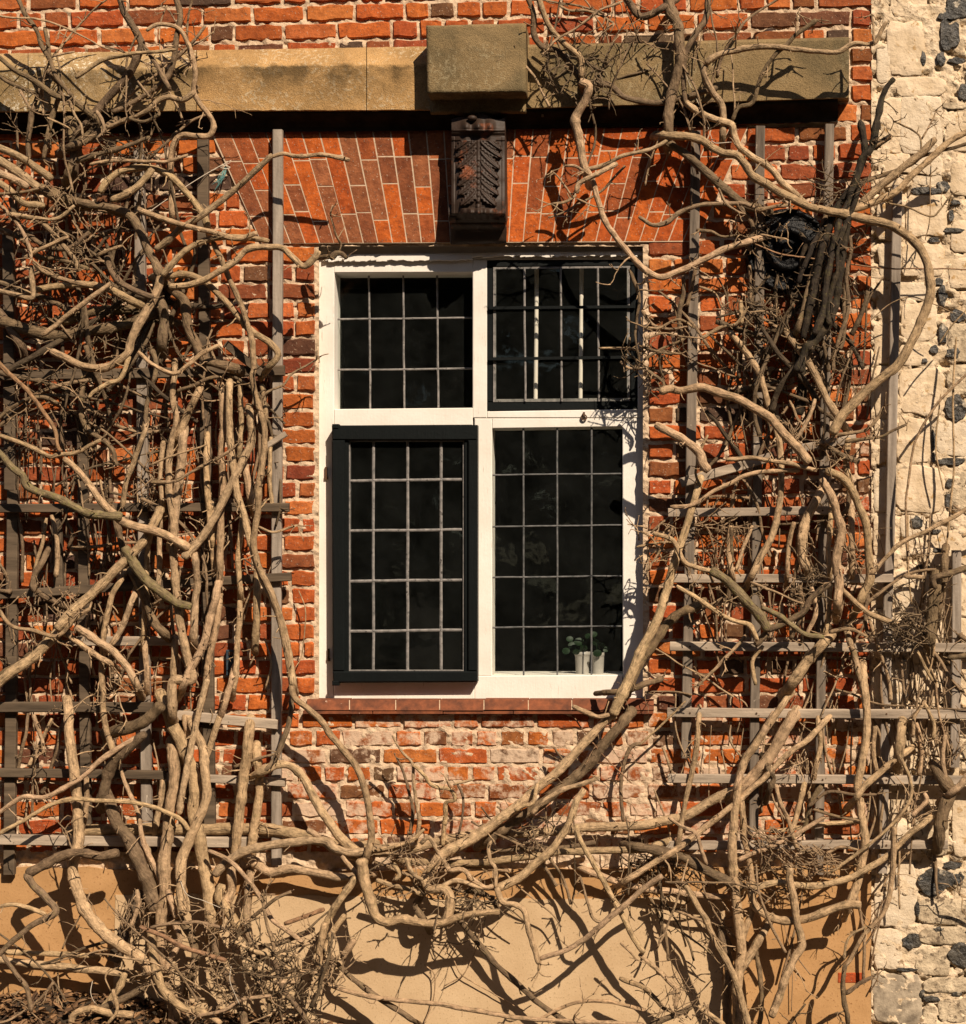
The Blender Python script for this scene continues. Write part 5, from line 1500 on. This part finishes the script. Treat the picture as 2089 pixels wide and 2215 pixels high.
F s 30 30 10 10: 980,1420 1010,1560 950,1700
F s 30 30 10 10: 1090,1400 1080,1600 1050,1700
F d 26 22 10 10: 1310,1450 1290,1600 1320,1740
F s 26 26 12 12: 700,1760 640,1850 660,1990
F c 14 12 10 10: 1600,1640 1640,1800 1700,1960
F c 14 12 10 10: 1700,1560 1690,1800 1640,1960
F c 12 10 9 9: 1540,1000 1540,1300 1560,1520
F d 50 40 10 10: 1750,1270 1740,1440 1720,1560
C o 50 56 13 17: 1240,1060 1180,1130 1110,1230 1070,1350 1040,1450 1010,1600 980,1750 930,1960
C o 40 50 15 19: 1255,1050 1220,1140 1150,1240 1120,1360 1100,1450 1070,1620 1050,1780 1000,1940
C d 36 40 11 15: 1210,1080 1150,1180 1060,1270 1030,1400 1000,1520 960,1680 900,1900
C o 34 40 17 18: 1270,1060 1230,1180 1180,1300 1130,1420 1130,1560 1090,1700 1080,1880
C o 40 62 14 17: 1460,455 1400,530 1370,650 1350,760 1330,850 1270,930 1250,1010 1200,1130 1190,1250 1170,1400 1150,1550 1130,1700 1090,1860 F 960,30 900,180
C d 22 26 12 14: 1190,1300 1210,1450 1180,1600 1190,1800 F 1120,40
C o 30 36 12 15: 1300,900 1250,1020 1160,1160 1090,1260 1010,1380 960,1500 900,1640
C o 44 52 12 14: 1260,700 1288,850 1262,950 1240,1030
C o 46 40 12 12: 1330,860 1390,820 1440,785
D s 34 36 8 8: 930,990 925,1200 915,1430
D s 40 42 9 9: 1200,600 1195,800 1215,1000 1228,1160
D s 36 38 7 7: 870,1110 850,1300 840,1500 830,1720
D s 30 32 6 6: 1570,550 1560,760 1575,960
D s 38 40 10 10: 1400,1050 1380,1250 1392,1440
D s 44 46 8 8: 1010,1780 1000,2000
D s 40 40 7 7: 840,1770 850,1970
D s 34 36 9 9: 950,570 930,760 945,940
D s 36 38 9 9: 1390,270 1400,460 1385,640
D s 34 36 7 7: 1520,240 1540,420
D s 28 30 9 9: 300,1000 330,1150 325,1360
G s 46 48 9 9: 1075,235 1085,300 1060,430
G s 40 44 8 8: 955,590 920,740 905,840
G s 36 40 8 8: 500,580 505,700 480,830
G s 40 40 7 7: 850,960 880,1080 900,1200
I s 36 38 9 9: 1020,240 1030,360 1000,520
I s 40 42 9 9: 930,620 900,760 860,880
F s 34 36 9 9: 510,1060 500,1200 520,1340
F s 36 36 8 8: 1090,1010 1080,1180 1085,1330
F s 34 36 9 9: 880,1040 850,1180 840,1330
F o 60 70 7 7: 900,40 930,250 900,420
"""
BARK = {'s': (0.53, 0.360, 0.215), 'd': (0.22, 0.148, 0.088), 'g': (0.25, 0.185, 0.10), 'r': (0.33, 0.185, 0.105), 'c': (0.50, 0.335, 0.195), 't': (0.40, 0.27, 0.16), 'o': (0.036, 0.026, 0.018)}
TWIGGY = {'s': 0.85, 'd': 1.2, 'g': 0.8, 'r': 1.2, 'c': 0.1, 't': 2.6, 'o': 1.6}

plants = {
 'left': empty('wisteria_vine', P(370, 2200, 0.15), 'bare wisteria vine rooted at lower left, its thick stems climbing the dark trellis', 'climbing vine', 'bare wisteria vines'),
 'mid': empty('wisteria_vine', P(700, 2200, 0.15), 'bare wisteria stems trained sideways below the window sill with a knotted hanging loop', 'climbing vine', 'bare wisteria vines'),
 'right': empty('wisteria_vine', P(1600, 2200, 0.15), 'bare wisteria vine rooted at lower right, weaving through the pale grey trellis', 'climbing vine', 'bare wisteria vines'),
 'old': empty('dead_trunk', P(1700, 820, 0.1), 'dark stringy dead vine trunk standing in front of the black iron plate', 'dead trunk'),
}

def catmull(pts, step):
    """resample (pos, radius) rows along a Catmull-Rom curve"""
    pts = np.array(pts, float)
    ext = np.vstack([2 * pts[0] - pts[1], pts, 2 * pts[-1] - pts[-2]])
    out = []
    for i in range(1, len(ext) - 2):
        p0, p1, p2, p3 = ext[i - 1:i + 3]
        L_ = np.linalg.norm(p2[:3] - p1[:3]); n = max(1, int(round(L_ / step)))
        t = np.linspace(0, 1, n, endpoint=False)[:, None]
        out.append(0.5 * ((2 * p1) + (-p0 + p2) * t + (2 * p0 - 5 * p1 + 4 * p2 - p3) * t ** 2 + (-p0 + 3 * p1 - 3 * p2 + p3) * t ** 3))
    out.append(pts[-1:])
    return np.vstack(out)

def tube(rows, sides, seed, knot=0.12, flat_end=True, twist=0.0):
    """rows (n, 4): positions and radii -> verts, faces of an uneven round stem"""
    n = len(rows)
    pos, rad = rows[:, :3], np.maximum(rows[:, 3], 0.0006)
    tan = np.gradient(pos, axis=0); tan /= np.linalg.norm(tan, axis=1)[:, None] + 1e-9
    nrm = np.zeros((n, 3)); ref = np.array([0, 1.0, 0]) if abs(tan[0][1]) < 0.8 else np.array([1.0, 0, 0])
    for k in range(n):
        ref = ref - tan[k] * ref.dot(tan[k]); ref /= np.linalg.norm(ref) + 1e-9
        nrm[k] = ref
    bi = np.cross(tan, nrm)
    a = np.linspace(0, 2 * np.pi, sides, endpoint=False)
    s_ = np.concatenate([[0], np.cumsum(np.linalg.norm(np.diff(pos, axis=0), axis=1))])
    A, Sg = np.meshgrid(a, s_)
    A2 = A + twist * Sg
    R = rad[:, None] * (1 + knot * 1.5 * (fbm(np.cos(A2) * 1.1 + Sg * 16 + seed * 3.7, np.sin(A2) * 1.1 + seed * 1.3, 3) - 0.5) + knot * 1.1 * (vnoise(Sg * 34 + seed, A2 * 0 + seed) - 0.5))
    v = pos[:, None, :] + R[..., None] * (np.cos(A)[..., None] * nrm[:, None, :] + np.sin(A)[..., None] * bi[:, None, :])
    v = v.reshape(-1, 3)
    rm = float(np.median(rad))
    tube.along = np.stack([np.cos(A2) * rm, np.sin(A2) * rm, Sg * 0.16 + seed], -1).reshape(-1, 3)
    i = np.arange(n - 1)[:, None] * sides; j = np.arange(sides)[None]; jn = (j + 1) % sides
    f = np.stack([i + j, i + jn, i + sides + jn, i + sides + j], -1).reshape(-1, 4).tolist()
    f.append(list(range(sides))[::-1]); f.append([(n - 1) * sides + k for k in range(sides)])
    return v, f

def set_along(o):
    at = o.data.attributes.new('along', 'FLOAT_VECTOR', 'POINT')
    at.data.foreach_set('vector', tube.along.astype(np.float32).ravel())

class NB:
    def __init__(self): self.v, self.f, self.n = [], [], 0
    def add(self, v, f):
        self.v.append(v); self.f += [[i + self.n for i in q] for q in f]; self.n += len(v)
    def obj(self, name, mat, parent, color=None, smooth=True):
        v = np.vstack(self.v)
        return mesh_obj(name, v.tolist(), self.f, mat, parent, smooth, color)

R_ = random.Random(77)
def spur(nb, p, direc, length, r0, depth=0):
    """a knobbly winter twig with buds; forks once or twice"""
    d = Vector(direc).normalized()
    rows, q = [], Vector(p)
    n = max(3, int(length / 0.012))
    for k in range(n + 1):
        t = k / n
        rr = r0 * (1 - 0.6 * t) * (1 + (0.35 if k % 2 == 0 else -0.08))
        rows.append((*q, rr))
        d = (d + Vector((R_.uniform(-.28, .28), R_.uniform(-.2, .2), R_.uniform(-.28, .28)))).normalized()
        q = q + d * (length / n)
        if depth < 2 and 0 < k < n and R_.random() < 0.24:
            e = (d + Vector((R_.uniform(-1, 1), R_.uniform(-.8, .4), R_.uniform(-1, 1)))).normalized()
            spur(nb, q, e, length * R_.uniform(0.25, 0.55), r0 * 0.7, depth + 1)
    rows[-1] = (*rows[-1][:3], r0 * 0.75)
    v, f = tube(np.array(rows), 5, R_.uniform(0, 90), 0.25)
    nb.add(v, f)

def trace(line, idx):
    head, body = line.split(':')
    hb = head.split()
    reg, kind = hb[0], hb[1]
    w0, w1, d0, d1 = map(float, hb[2:])
    pts = []
    cur = reg
    for tok in body.split():
        if tok in OFF: cur = tok; continue
        x, y_ = map(float, tok.split(','))
        pts.append((OFF[cur][0] + x * K, OFF[cur][1] + y_ * K))
    plant = {'A': 'left', 'D': 'left', 'G': 'left', 'C': 'right', 'F': 'right', 'I': 'right', 'B': 'right', 'E': 'right', 'H': 'mid'}[reg]
    if kind == 'o': plant = 'old'
    if reg == 'B' and pts[0][0] < 900: plant = 'left'
    # stems that leave the picture of the tangle tuck in behind the slats and their neighbours
    ends = [None, None]
    if kind in 'sdg' and len(pts) > 1:
        for e_, (w_, dd_, p0, p1) in enumerate(((w0, d0, pts[0], pts[1]), (w1, d1, pts[-1], pts[-2]))):
            if w_ > 34 and dd_ <= 15 and 10 < p0[0] < 2080 and 10 < p0[1] < 2205:
                L0 = math.hypot(p0[0] - p1[0], p0[1] - p1[1])
                ends[e_] = (p0[0] + (p0[0] - p1[0]) / L0 * 34, p0[1] + (p0[1] - p1[1]) / L0 * 34)
    if ends[0]: pts.insert(0, ends[0])
    if ends[1]: pts.append(ends[1])
    seglen = [0]
    for a, b_ in zip(pts, pts[1:]): seglen.append(seglen[-1] + math.hypot(b_[0] - a[0], b_[1] - a[1]))
    tot = seglen[-1]
    rows = []
    sd = R_.uniform(0, 100)
    ds = {'A': 1.25, 'B': 1.15, 'C': 1.2, 'D': 1.2, 'F': 1.2}.get(reg, 1.0)
    for q_, ((x, y_), sl) in enumerate(zip(pts, seglen)):
        t = sl / tot
        d = (d0 + (d1 - d0) * t) / 100 * ds
        if (q_ == 0 and ends[0]) or (q_ == len(pts) - 1 and ends[1]): d = 0.02
        d += 0.020 * (mnoise.noise(Vector((sl * 0.012, sd, 0)))) 
        d = max(d, 0.012 + (w0 + (w1 - w0) * t) / 2 * K * S)
        r_ = (w0 + (w1 - w0) * t) / 2 * K * S * (0.85 if max(w0, w1) > 30 else 0.95)
        rows.append((*P(x, y_, d), r_ * (CAM_D - d) / CAM_D))
    wmax = max(w0, w1)
    step = 0.010 if wmax > 30 else 0.013
    rows = catmull(rows, step)
    # bumps where buds and old spurs were, and a slight crookedness
    n = len(rows)
    sv = np.arange(n) * step
    wob = 0.0026 if kind != 'c' else 0.0016
    kf = 0.0011 if kind != 'c' else 0.0006
    for ax_ in (0, 1, 2): rows[:, ax_] += (vnoise(sv * 38 + sd, sv * 0 + 11.7 * ax_) - 0.5) * kf * 2
    rows[:, 0] += (vnoise(sv * 14 + sd, sv * 0 + 1.3) - 0.5) * wob * 2
    rows[:, 2] += (vnoise(sv * 14 + sd, sv * 0 + 7.9) - 0.5) * wob * 2
    rows[:, 1] += (vnoise(sv * 11 + sd, sv * 0 + 4.2) - 0.5) * wob * 2
    if kind != 'c':
        for _ in range(int(n * step / 0.09) + 1):
            k = R_.randrange(n)
            bump_ = R_.uniform(0.03, 0.16)
            rows[:, 3] *= 1 + bump_ * np.exp(-((np.arange(n) - k) * step / R_.uniform(0.006, 0.014)) ** 2)
    rows[0, 3] *= 0.72; rows[-1, 3] *= 0.72
    thick = wmax > 58
    v, f = tube(rows, 14 if thick else 9 if wmax > 20 else 6, idx * 1.37, {'d': 0.22, 'o': 0.42, 'g': 0.22, 't': 0.26}.get(kind, 0.14), True, 9.0 if kind in 'do' and thick else 0.0)
    c = BARK[kind]; k_ = R_.uniform(0.82, 1.14)
    if plant == 'left' and pts[0][1] < 700 and kind == 's': k_ *= 0.86
    col = (c[0] * k_, c[1] * k_ * R_.uniform(0.98, 1.03), c[2] * k_ * R_.uniform(0.94, 1.04), 0.35 if kind == 'g' else R_.uniform(0.75, 1.0))
    br_ = mesh_obj('branch', v.tolist(), f, M['bark'], plants[plant], True, col)
    set_along(br_)
    # spurs and twigs
    nb = NB()
    L_ = n * step
    cnt = L_ * TWIGGY[kind] * R_.uniform(6, 10)
    if 680 < pts[len(pts) // 2][0] < 1400 and kind == 's': cnt *= 0.7
    for _ in range(int(cnt)):
        k = R_.randrange(1, n)
        tg = rows[min(k + 1, n - 1), :3] - rows[k - 1, :3]
        tg = Vector(tg).normalized()
        out = Vector((R_.uniform(-1, 1), R_.uniform(-1.0, 0.15), R_.uniform(-1, 1)))
        out = (out - tg * out.dot(tg)).normalized()
        dr = out + tg * R_.uniform(-.2, .6)
        p = Vector(rows[k, :3]) + out * rows[k, 3] * 0.6
        long_ = R_.random()
        ln = R_.uniform(0.012, 0.035) if long_ < 0.5 else R_.uniform(0.035, 0.085) if long_ < 0.9 else R_.uniform(0.085, 0.17)
        spur(nb, p, dr, ln, min(rows[k, 3] * 0.5, R_.uniform(0.0018, 0.0036)))
    if kind in 'td' and wmax < 50:      # a broom of buds at the free end
        e = Vector(rows[0 if d0 > d1 else -1, :3])
        for _ in range(3): spur(nb, e, (R_.uniform(-1, 1), R_.uniform(-.5, .2), R_.uniform(-1, 1)), R_.uniform(0.02, 0.07), 0.0026)
    if nb.n:
        o = nb.obj('twigs', M['bark'], br_, (0.5 * col[0] + 0.17, 0.5 * col[1] + 0.115, 0.5 * col[2] + 0.066, 1.0))
        o.matrix_parent_inverse = Matrix.Translation(plants[plant].location).inverted() @ Matrix.Identity(4)
        o.matrix_parent_inverse = br_.matrix_parent_inverse.inverted() @ Matrix.Translation(Vector((0, 0, 0))) if False else Matrix.Identity(4)
        o['kind'] = 'stuff'
for i_, ln in enumerate(l for l in TRACES.strip().splitlines() if l.strip()):
    trace(ln, i_)

# dense brooms of fine twigs
def broom(plant, cx, cy, rx, ry, n, d0, d1, col, flow=None, lmin=.03, lmax=.14, r_=0.0027, name='twig_clump'):
    nb = NB()
    for _ in range(int(n * 0.34)):
        a = R_.uniform(0, 2 * math.pi); q = math.sqrt(R_.random())
        p = P(cx + rx * q * math.cos(a), cy + ry * q * math.sin(a), R_.uniform(d0, d1))
        if flow: dr = Vector((flow[0] + R_.uniform(-.5, .5), R_.uniform(-.25, .25), flow[1] + R_.uniform(-.5, .5)))
        else: dr = Vector((R_.uniform(-1, 1), R_.uniform(-.5, .3), R_.uniform(-1, 1)))
        spur(nb, p, dr, R_.uniform(lmin, lmax), r_ * R_.uniform(.7, 1.3), 1)
    o = nb.obj(name, M['bark'], plants[plant], (*col, 1.0))
    o['kind'] = 'stuff'
DK, MD, LT = (0.17, 0.118, 0.07), (0.31, 0.21, 0.125), (0.45, 0.31, 0.185)
broom('right', 1968, 1350, 46, 38, 190, .08, .2, DK)
broom('right', 1800, 408, 42, 26, 80, .06, .14, DK)
broom('right', 1262, 160, 80, 70, 150, .10, .24, DK)
broom('right', 1380, 60, 60, 50, 60, .10, .2, MD)
broom('right', 1640, 460, 50, 60, 70, .06, .14, DK)
broom('right', 1700, 700, 110, 90, 260, .06, .16, DK)
broom('right', 1850, 560, 30, 90, 50, .06, .14, DK)
broom('right', 1735, 1850, 60, 30, 120, .12, .2, MD, (1, -.6))
broom('right', 1640, 1800, 50, 16, 60, .12, .18, MD, (1, -.7), .06, .2)
broom('right', 1850, 1205, 36, 24, 70, .08, .16, MD)
broom('right', 1770, 1255, 30, 40, 60, .08, .16, DK)
broom('right', 1760, 970, 60, 20, 70, .12, .18, MD)
broom('right', 1415, 1170, 46, 50, 50, .10, .16, LT)
broom('right', 1420, 790, 50, 40, 60, .08, .14, DK)
broom('right', 1530, 1140, 50, 18, 50, .06, .10, MD, (1, .1), .05, .15)
broom('right', 1560, 1225, 50, 60, 60, .05, .09, MD, (0.1, 1), .06, .2)
broom('right', 1740, 1640, 30, 30, 50, .06, .10, LT, (0, -1), .04, .1)
broom('right', 1480, 2180, 60, 40, 60, .16, .26, MD)
broom('right', 1960, 1780, 26, 60, 40, .1, .16, LT, (.3, 1), .05, .15)
broom('right', 2030, 1640, 40, 60, 50, .08, .14, MD, (0, 1), .05, .16)
broom('mid', 990, 1945, 90, 24, 140, .14, .24, DK)
broom('mid', 880, 1880, 90, 40, 70, .16, .26, MD)
broom('mid', 1180, 1790, 40, 14, 50, .12, .16, DK)
broom('mid', 1420, 1880, 90, 26, 200, .05, .10, DK)
broom('mid', 720, 2060, 40, 70, 80, .14, .24, MD)
broom('left', 290, 1992, 34, 40, 90, .14, .2, MD, (.2, 1), .04, .1)
broom('left', 330, 1030, 34, 30, 60, .08, .14, MD)
broom('left', 330, 1100, 60, 26, 60, .05, .10, LT, (0.3, 1), .05, .14)
broom('left', 450, 1205, 34, 40, 60, .05, .10, LT, (0.1, 1), .05, .12)
broom('left', 180, 290, 80, 70, 90, .14, .22, DK)
broom('left', 120, 480, 110, 80, 130, .12, .22, MD)
broom('left', 280, 320, 60, 24, 60, .14, .2, DK)
broom('left', 200, 700, 180, 60, 150, .05, .12, DK)
broom('left', 60, 880, 60, 120, 80, .06, .16, DK)
broom('left', 120, 1310, 100, 40, 90, .12, .2, MD)
broom('left', 560, 2060, 70, 50, 150, .16, .26, DK)
broom('left', 640, 2120, 90, 60, 160, .14, .26, DK)
broom('left', 480, 1990, 60, 50, 80, .16, .22, MD)
broom('left', 260, 1500, 60, 20, 40, .14, .2, LT)
broom('left', 420, 2130, 130, 60, 160, .14, .24, MD)
# lesser stems wandering behind the traced ones
def wander(plant, x0, x1, y0, y1, n, cols, d0=.02, d1=.08, wmin=.003, wmax=.009, up=0.5):
    for _ in range(n):
        x, y_ = R_.uniform(x0, x1), R_.uniform(y0, y1)
        h = R_.uniform(0, 6.283) if R_.random() > up else -math.pi / 2 + R_.uniform(-.6, .6)
        pts = []; cu = R_.uniform(-.22, .22)
        r0 = R_.uniform(wmin, wmax)
        m_ = R_.randrange(6, 13)
        d_ = R_.uniform(d0, d1)
        for k in range(m_):
            pts.append((*P(x, y_, max(r0 + .004, d_ + 0.02 * math.sin(k * .9 + h))), r0 * (1 - .45 * k / m_)))
            h += cu * .6 + R_.uniform(-.2, .2)
            x += 34 * math.cos(h); y_ += 34 * math.sin(h)
            if not (x0 - 40 < x < x1 + 30 and y0 - 60 < y_ < y1 + 60): break
        if len(pts) < 4: continue
        rows = catmull(pts, .012)
        v, f = tube(rows, 7, R_.uniform(0, 99), .22)
        cc = R_.choice(cols); k_ = R_.uniform(.8, 1.2)
        o = mesh_obj('branch', v.tolist(), f, M['bark'], plants[plant], True, (cc[0] * k_, cc[1] * k_, cc[2] * k_, 1.0))
        set_along(o)
        nb = NB()
        for _ in range(R_.randrange(2, 9)):
            k = R_.randrange(1, len(rows))
            spur(nb, Vector(rows[k, :3]), (R_.uniform(-1, 1), R_.uniform(-.7, .1), R_.uniform(-1, 1)), R_.uniform(.015, .09), min(.0028, rows[k, 3] * .6))
        t_ = nb.obj('twigs', M['bark'], o, (cc[0] * .85, cc[1] * .85, cc[2] * .85, 1.0)); t_.matrix_parent_inverse = Matrix.Identity(4); t_['kind'] = 'stuff'
wander('left', -60, 420, 60, 760, 24, (DK, MD, MD), .05, .16)
wander('left', -60, 590, 760, 1300, 30, (DK, MD, MD), .02, .10)
wander('left', -60, 590, 1300, 1830, 12, (MD, LT), .02, .09)
wander('left', 0, 700, 1980, 2215, 20, (DK, MD, LT), .10, .28, .003, .008, .2)
wander('right', 1440, 1880, 620, 1250, 20, (DK, MD, MD), .02, .09)
wander('right', 1430, 2080, 1250, 1900, 18, (MD, LT, MD), .02, .10)
wander('right', 1380, 1880, 1900, 2215, 14, (DK, MD, LT), .04, .2, .003, .008)
wander('right', 1560, 1850, 560, 1000, 24, ((.09, .064, .04), DK), .03, .14, .006, .014, .7)
wander('left', -40, 480, 560, 860, 18, ((.09, .064, .04), DK), .04, .15, .006, .014, .1)
wander('right', 1150, 1700, 0, 330, 12, (DK, MD), .05, .18, .003, .007)
wander('right', 1120, 1560, 90, 420, 12, (MD, LT), .12, .24, .003, .007)
wander('left', -40, 500, 20, 420, 10, (MD, LT), .12, .24, .003, .006)
wander('left', -560, -40, 100, 2000, 34, (MD, LT, MD), .03, .16, .005, .014)
wander('right', 2100, 2600, 700, 2000, 20, (MD, LT, MD), .03, .16, .004, .012)
wander('mid', 700, 1400, 1800, 1960, 12, (MD, DK, LT), .08, .2, .003, .008, .1)
# thin canes rising behind the trellis slats
def canes(plant, x0, x1, y0, y1, n, col, lean=14, r0=.0014, r1=.0045):
    nb = NB()
    for _ in range(n):
        x = R_.uniform(x0, x1); ya = R_.uniform(y0, y1); ln = R_.uniform(60, 230)
        yb_ = max(ya - ln, y0 - 40)
        dd = R_.uniform(0.015, 0.05); b_ = R_.uniform(-lean, lean); m_ = R_.uniform(-16, 16)
        r_ = R_.uniform(r0, r1) * (1 if R_.random() < .8 else 1.8)
        rows = catmull([(*P(x, ya, dd), r_), (*P(x + b_ * .5 + m_, (ya + yb_) / 2, dd + .01), r_), (*P(x + b_, yb_, dd), r_ * .8)], 0.02)
        v, f = tube(rows, 5, R_.uniform(0, 99), .15); nb.add(v, f)
    o = nb.obj('thin_canes', M['bark'], plants[plant], (*col, 1.0)); o['kind'] = 'stuff'
canes('left', 230, 590, 830, 1400, 70, (0.27, 0.18, 0.11))
canes('left', 30, 260, 860, 1500, 55, (0.17, 0.115, 0.07))
canes('left', 40, 580, 1420, 1850, 36, (0.36, 0.25, 0.15))
canes('left', 0, 330, 420, 760, 26, (0.15, 0.105, 0.065), 60)
canes('right', 1470, 1860, 1110, 1500, 70, (0.28, 0.19, 0.115), 40)
canes('right', 1560, 1880, 640, 1000, 40, (0.16, 0.11, 0.065), 60)
canes('right', 1450, 2060, 1540, 1900, 44, (0.34, 0.235, 0.14), 50)
canes('right', 1900, 2089, 1150, 1700, 34, (0.28, 0.19, 0.115), 30)
canes('right', 1400, 1900, 1950, 2215, 16, (0.30, 0.20, 0.12), 60)

# ================================================================== leaf litter and earth at the foot of the wall
def mound_top(px):
    pts = [(-700, 2170), (-200, 2150), (0, 2160), (140, 2150), (300, 2162), (420, 2180), (560, 2196), (760, 2225), (960, 2245), (1300, 2262), (2300, 2262)]
    for (a, ya), (b_, yb_) in zip(pts, pts[1:]):
        if px <= b_: return ya + (yb_ - ya) * (px - a) / (b_ - a)
    return 2262
v, f = [], []
nx_, ny_ = 120, 16
for j in range(ny_ + 1):
    for i in range(nx_ + 1):
        px = -640 + 2040 * i / nx_
        t = j / ny_
        top_z = wz(mound_top(px))
        dep = -0.02 + 0.95 * t
        z = -2.125 + max(0, (top_z + 2.125)) * (1 - t) ** 1.3 + 0.035 * mnoise.noise(Vector((px * .02, t * 6, 2))) * (1 - t)
        v.append((wx(px), -dep, z))
for j in range(ny_):
    for i in range(nx_):
        a = j * (nx_ + 1) + i
        f.append((a, a + nx_ + 1, a + nx_ + 2, a + 1))
tag(mesh_obj('earth_bank', v, f, M['soil'], None, True), 'dark earth banked against the foot of the wall', None, None, 'structure')
nb_v, nb_f = [], []
for _ in range(6500):
    px = R_.uniform(-560, 800) if R_.random() < .8 else R_.uniform(-180, 420)
    t = R_.random() ** 1.5
    top_z = wz(mound_top(px))
    z = -2.125 + max(0, top_z + 2.125) * (1 - t) ** 1.3 + R_.uniform(-.002, .03)
    c = Vector((wx(px), -(-0.01 + .95 * t), z))
    L_ = R_.uniform(.010, .026); w_ = L_ * R_.uniform(.3, .6)
    rot = Matrix.Rotation(R_.uniform(0, 6.28), 3, 'Z') @ Matrix.Rotation(R_.uniform(-1.2, 1.2), 3, 'X') @ Matrix.Rotation(R_.uniform(-.8, .8), 3, 'Y')
    cu = R_.uniform(-.5, .5) * L_
    q = [Vector((-L_, 0, 0)), Vector((-L_ * .3, w_, cu)), Vector((L_ * .4, w_ * .8, cu)), Vector((L_, 0, 0)), Vector((L_ * .4, -w_ * .8, cu * .8)), Vector((-L_ * .3, -w_, cu * .8))]
    b0 = len(nb_v)
    nb_v += [c + rot @ p for p in q]
    nb_f += [(b0, b0 + 1, b0 + 2, b0 + 3), (b0, b0 + 3, b0 + 4, b0 + 5)]
o = mesh_obj('leaf_litter', nb_v, nb_f, M['dry_leaf']); tag(o, 'brown dry leaf litter lying on the earth at lower left', None, None, 'stuff')

# ================================================================== string and wire
def line(name, pts, r_, mat, parent=None, sides=6):
    rows = catmull([(*P(x, y_, d), r_) for x, y_, d in pts], 0.012)
    v, f = tube(rows, sides, 3.3, 0.05)
    return mesh_obj(name, v.tolist(), f, mat, parent, True)
st = empty('string', P(490, 360, .1), 'pale string with a frayed teal tuft tied from the vine up to the arch', 'string')
line('cord', [(320, 460, .19), (400, 405, .12), (460, 368, .05), (500, 347, .02)], .0014, M['string'], st)
line('cord', [(405, 402, .11), (450, 374, .05), (498, 352, .02)], .0012, M['string'], st)
for k in range(9):
    line('tuft', [(486 + R_.uniform(-4, 4), 362, .03), (482 + R_.uniform(-10, 6), 382, .05), (470 + R_.uniform(-14, 8), 405 + R_.uniform(-10, 12), .05)], .0011, M['teal'], st, 4)
line('knot', [(474, 360, .03), (484, 358, .04), (498, 362, .03), (488, 366, .04), (476, 362, .035)], .0018, M['string'], st)
st = empty('string', P(1540, 310, .1), 'pale twine hanging over the upper right stem and tied round it', 'string')
line('cord', [(1476, 140, .15), (1492, 185, .14), (1520, 245, .15), (1541, 305, .17)], .0012, M['string'], st)
line('cord', [(1541, 305, .17), (1539, 345, .12), (1532, 384, .08)], .0010, M['string'], st)
line('loop', [(1534, 312, .175), (1540, 305, .19), (1548, 310, .175), (1590, 308, .16), (1604, 318, .15)], .0016, M['string'], st)
st = empty('string', P(1240, 110, .2), 'pale looped end of twine dangling from stems beside the projecting block', 'string')
line('loop', [(1220, 92, .2), (1234, 108, .21), (1240, 121, .21), (1230, 122, .21), (1221, 106, .21), (1212, 88, .2)], .0015, M['string'], st)
for (pts, lab) in (([(390, 1905, .2), (405, 1935, .22), (440, 1948, .22), (478, 1964, .2)], 'thin white plastic tie curling off the thick left stems'),
                   ([(500, 2090, .26), (497, 2120, .28), (508, 2150, .28), (518, 2172, .27)], 'thin white plastic tie sticking up from the root tangle'),
                   ([(200, 2122, .2), (196, 2146, .22), (203, 2166, .22), (213, 2176, .2)], 'short curved white tie standing in the leaf litter'),
                   ([(318, 1720, .12), (316, 1752, .12), (328, 1770, .12), (338, 1780, .12)], 'white plant tie hanging between left trellis slats')):
    o = line('plant_tie', pts, .0013, M['string'])
    tag(o, lab, 'plant tie', 'white plant ties')

# ================================================================== trees added out of view to cut the sky light (seen only in the window glass)
tv, tf = [], []
for k in range(26):
    cx, cy = -26 + 52 * k / 25 + R_.uniform(-1, 1), -17.5 + R_.uniform(-1.5, 1.5)
    hh = R_.uniform(10.8, 13.2)
    for _ in range(560):
        t = R_.random() ** 0.7
        rr = 2.3 * math.sin(math.pi * min(1, 0.12 + 0.88 * t)) ** 0.5 * math.sqrt(R_.random())
        a = R_.uniform(0, 6.283)
        c_ = Vector((cx + rr * math.cos(a), cy + rr * math.sin(a), -2.1 + hh * t))
        s_ = R_.uniform(.4, .85)
        rot = Matrix.Rotation(R_.uniform(0, 6.28), 3, 'Z') @ Matrix.Rotation(R_.uniform(-1.4, 1.4), 3, 'X')
        b0 = len(tv)
        tv += [c_ + rot @ Vector(q) for q in ((-s_, 0, 0), (0, s_ * .6, .1), (s_, 0, 0), (0, -s_ * .6, -.1))]
        tf.append((b0, b0 + 1, b0 + 2, b0 + 3))
tag(mesh_obj('added_treeline', tv, tf, M['hedge']), 'evergreen trees added behind the camera to block low sky light, mirrored dimly in the panes', None, None, 'stuff')
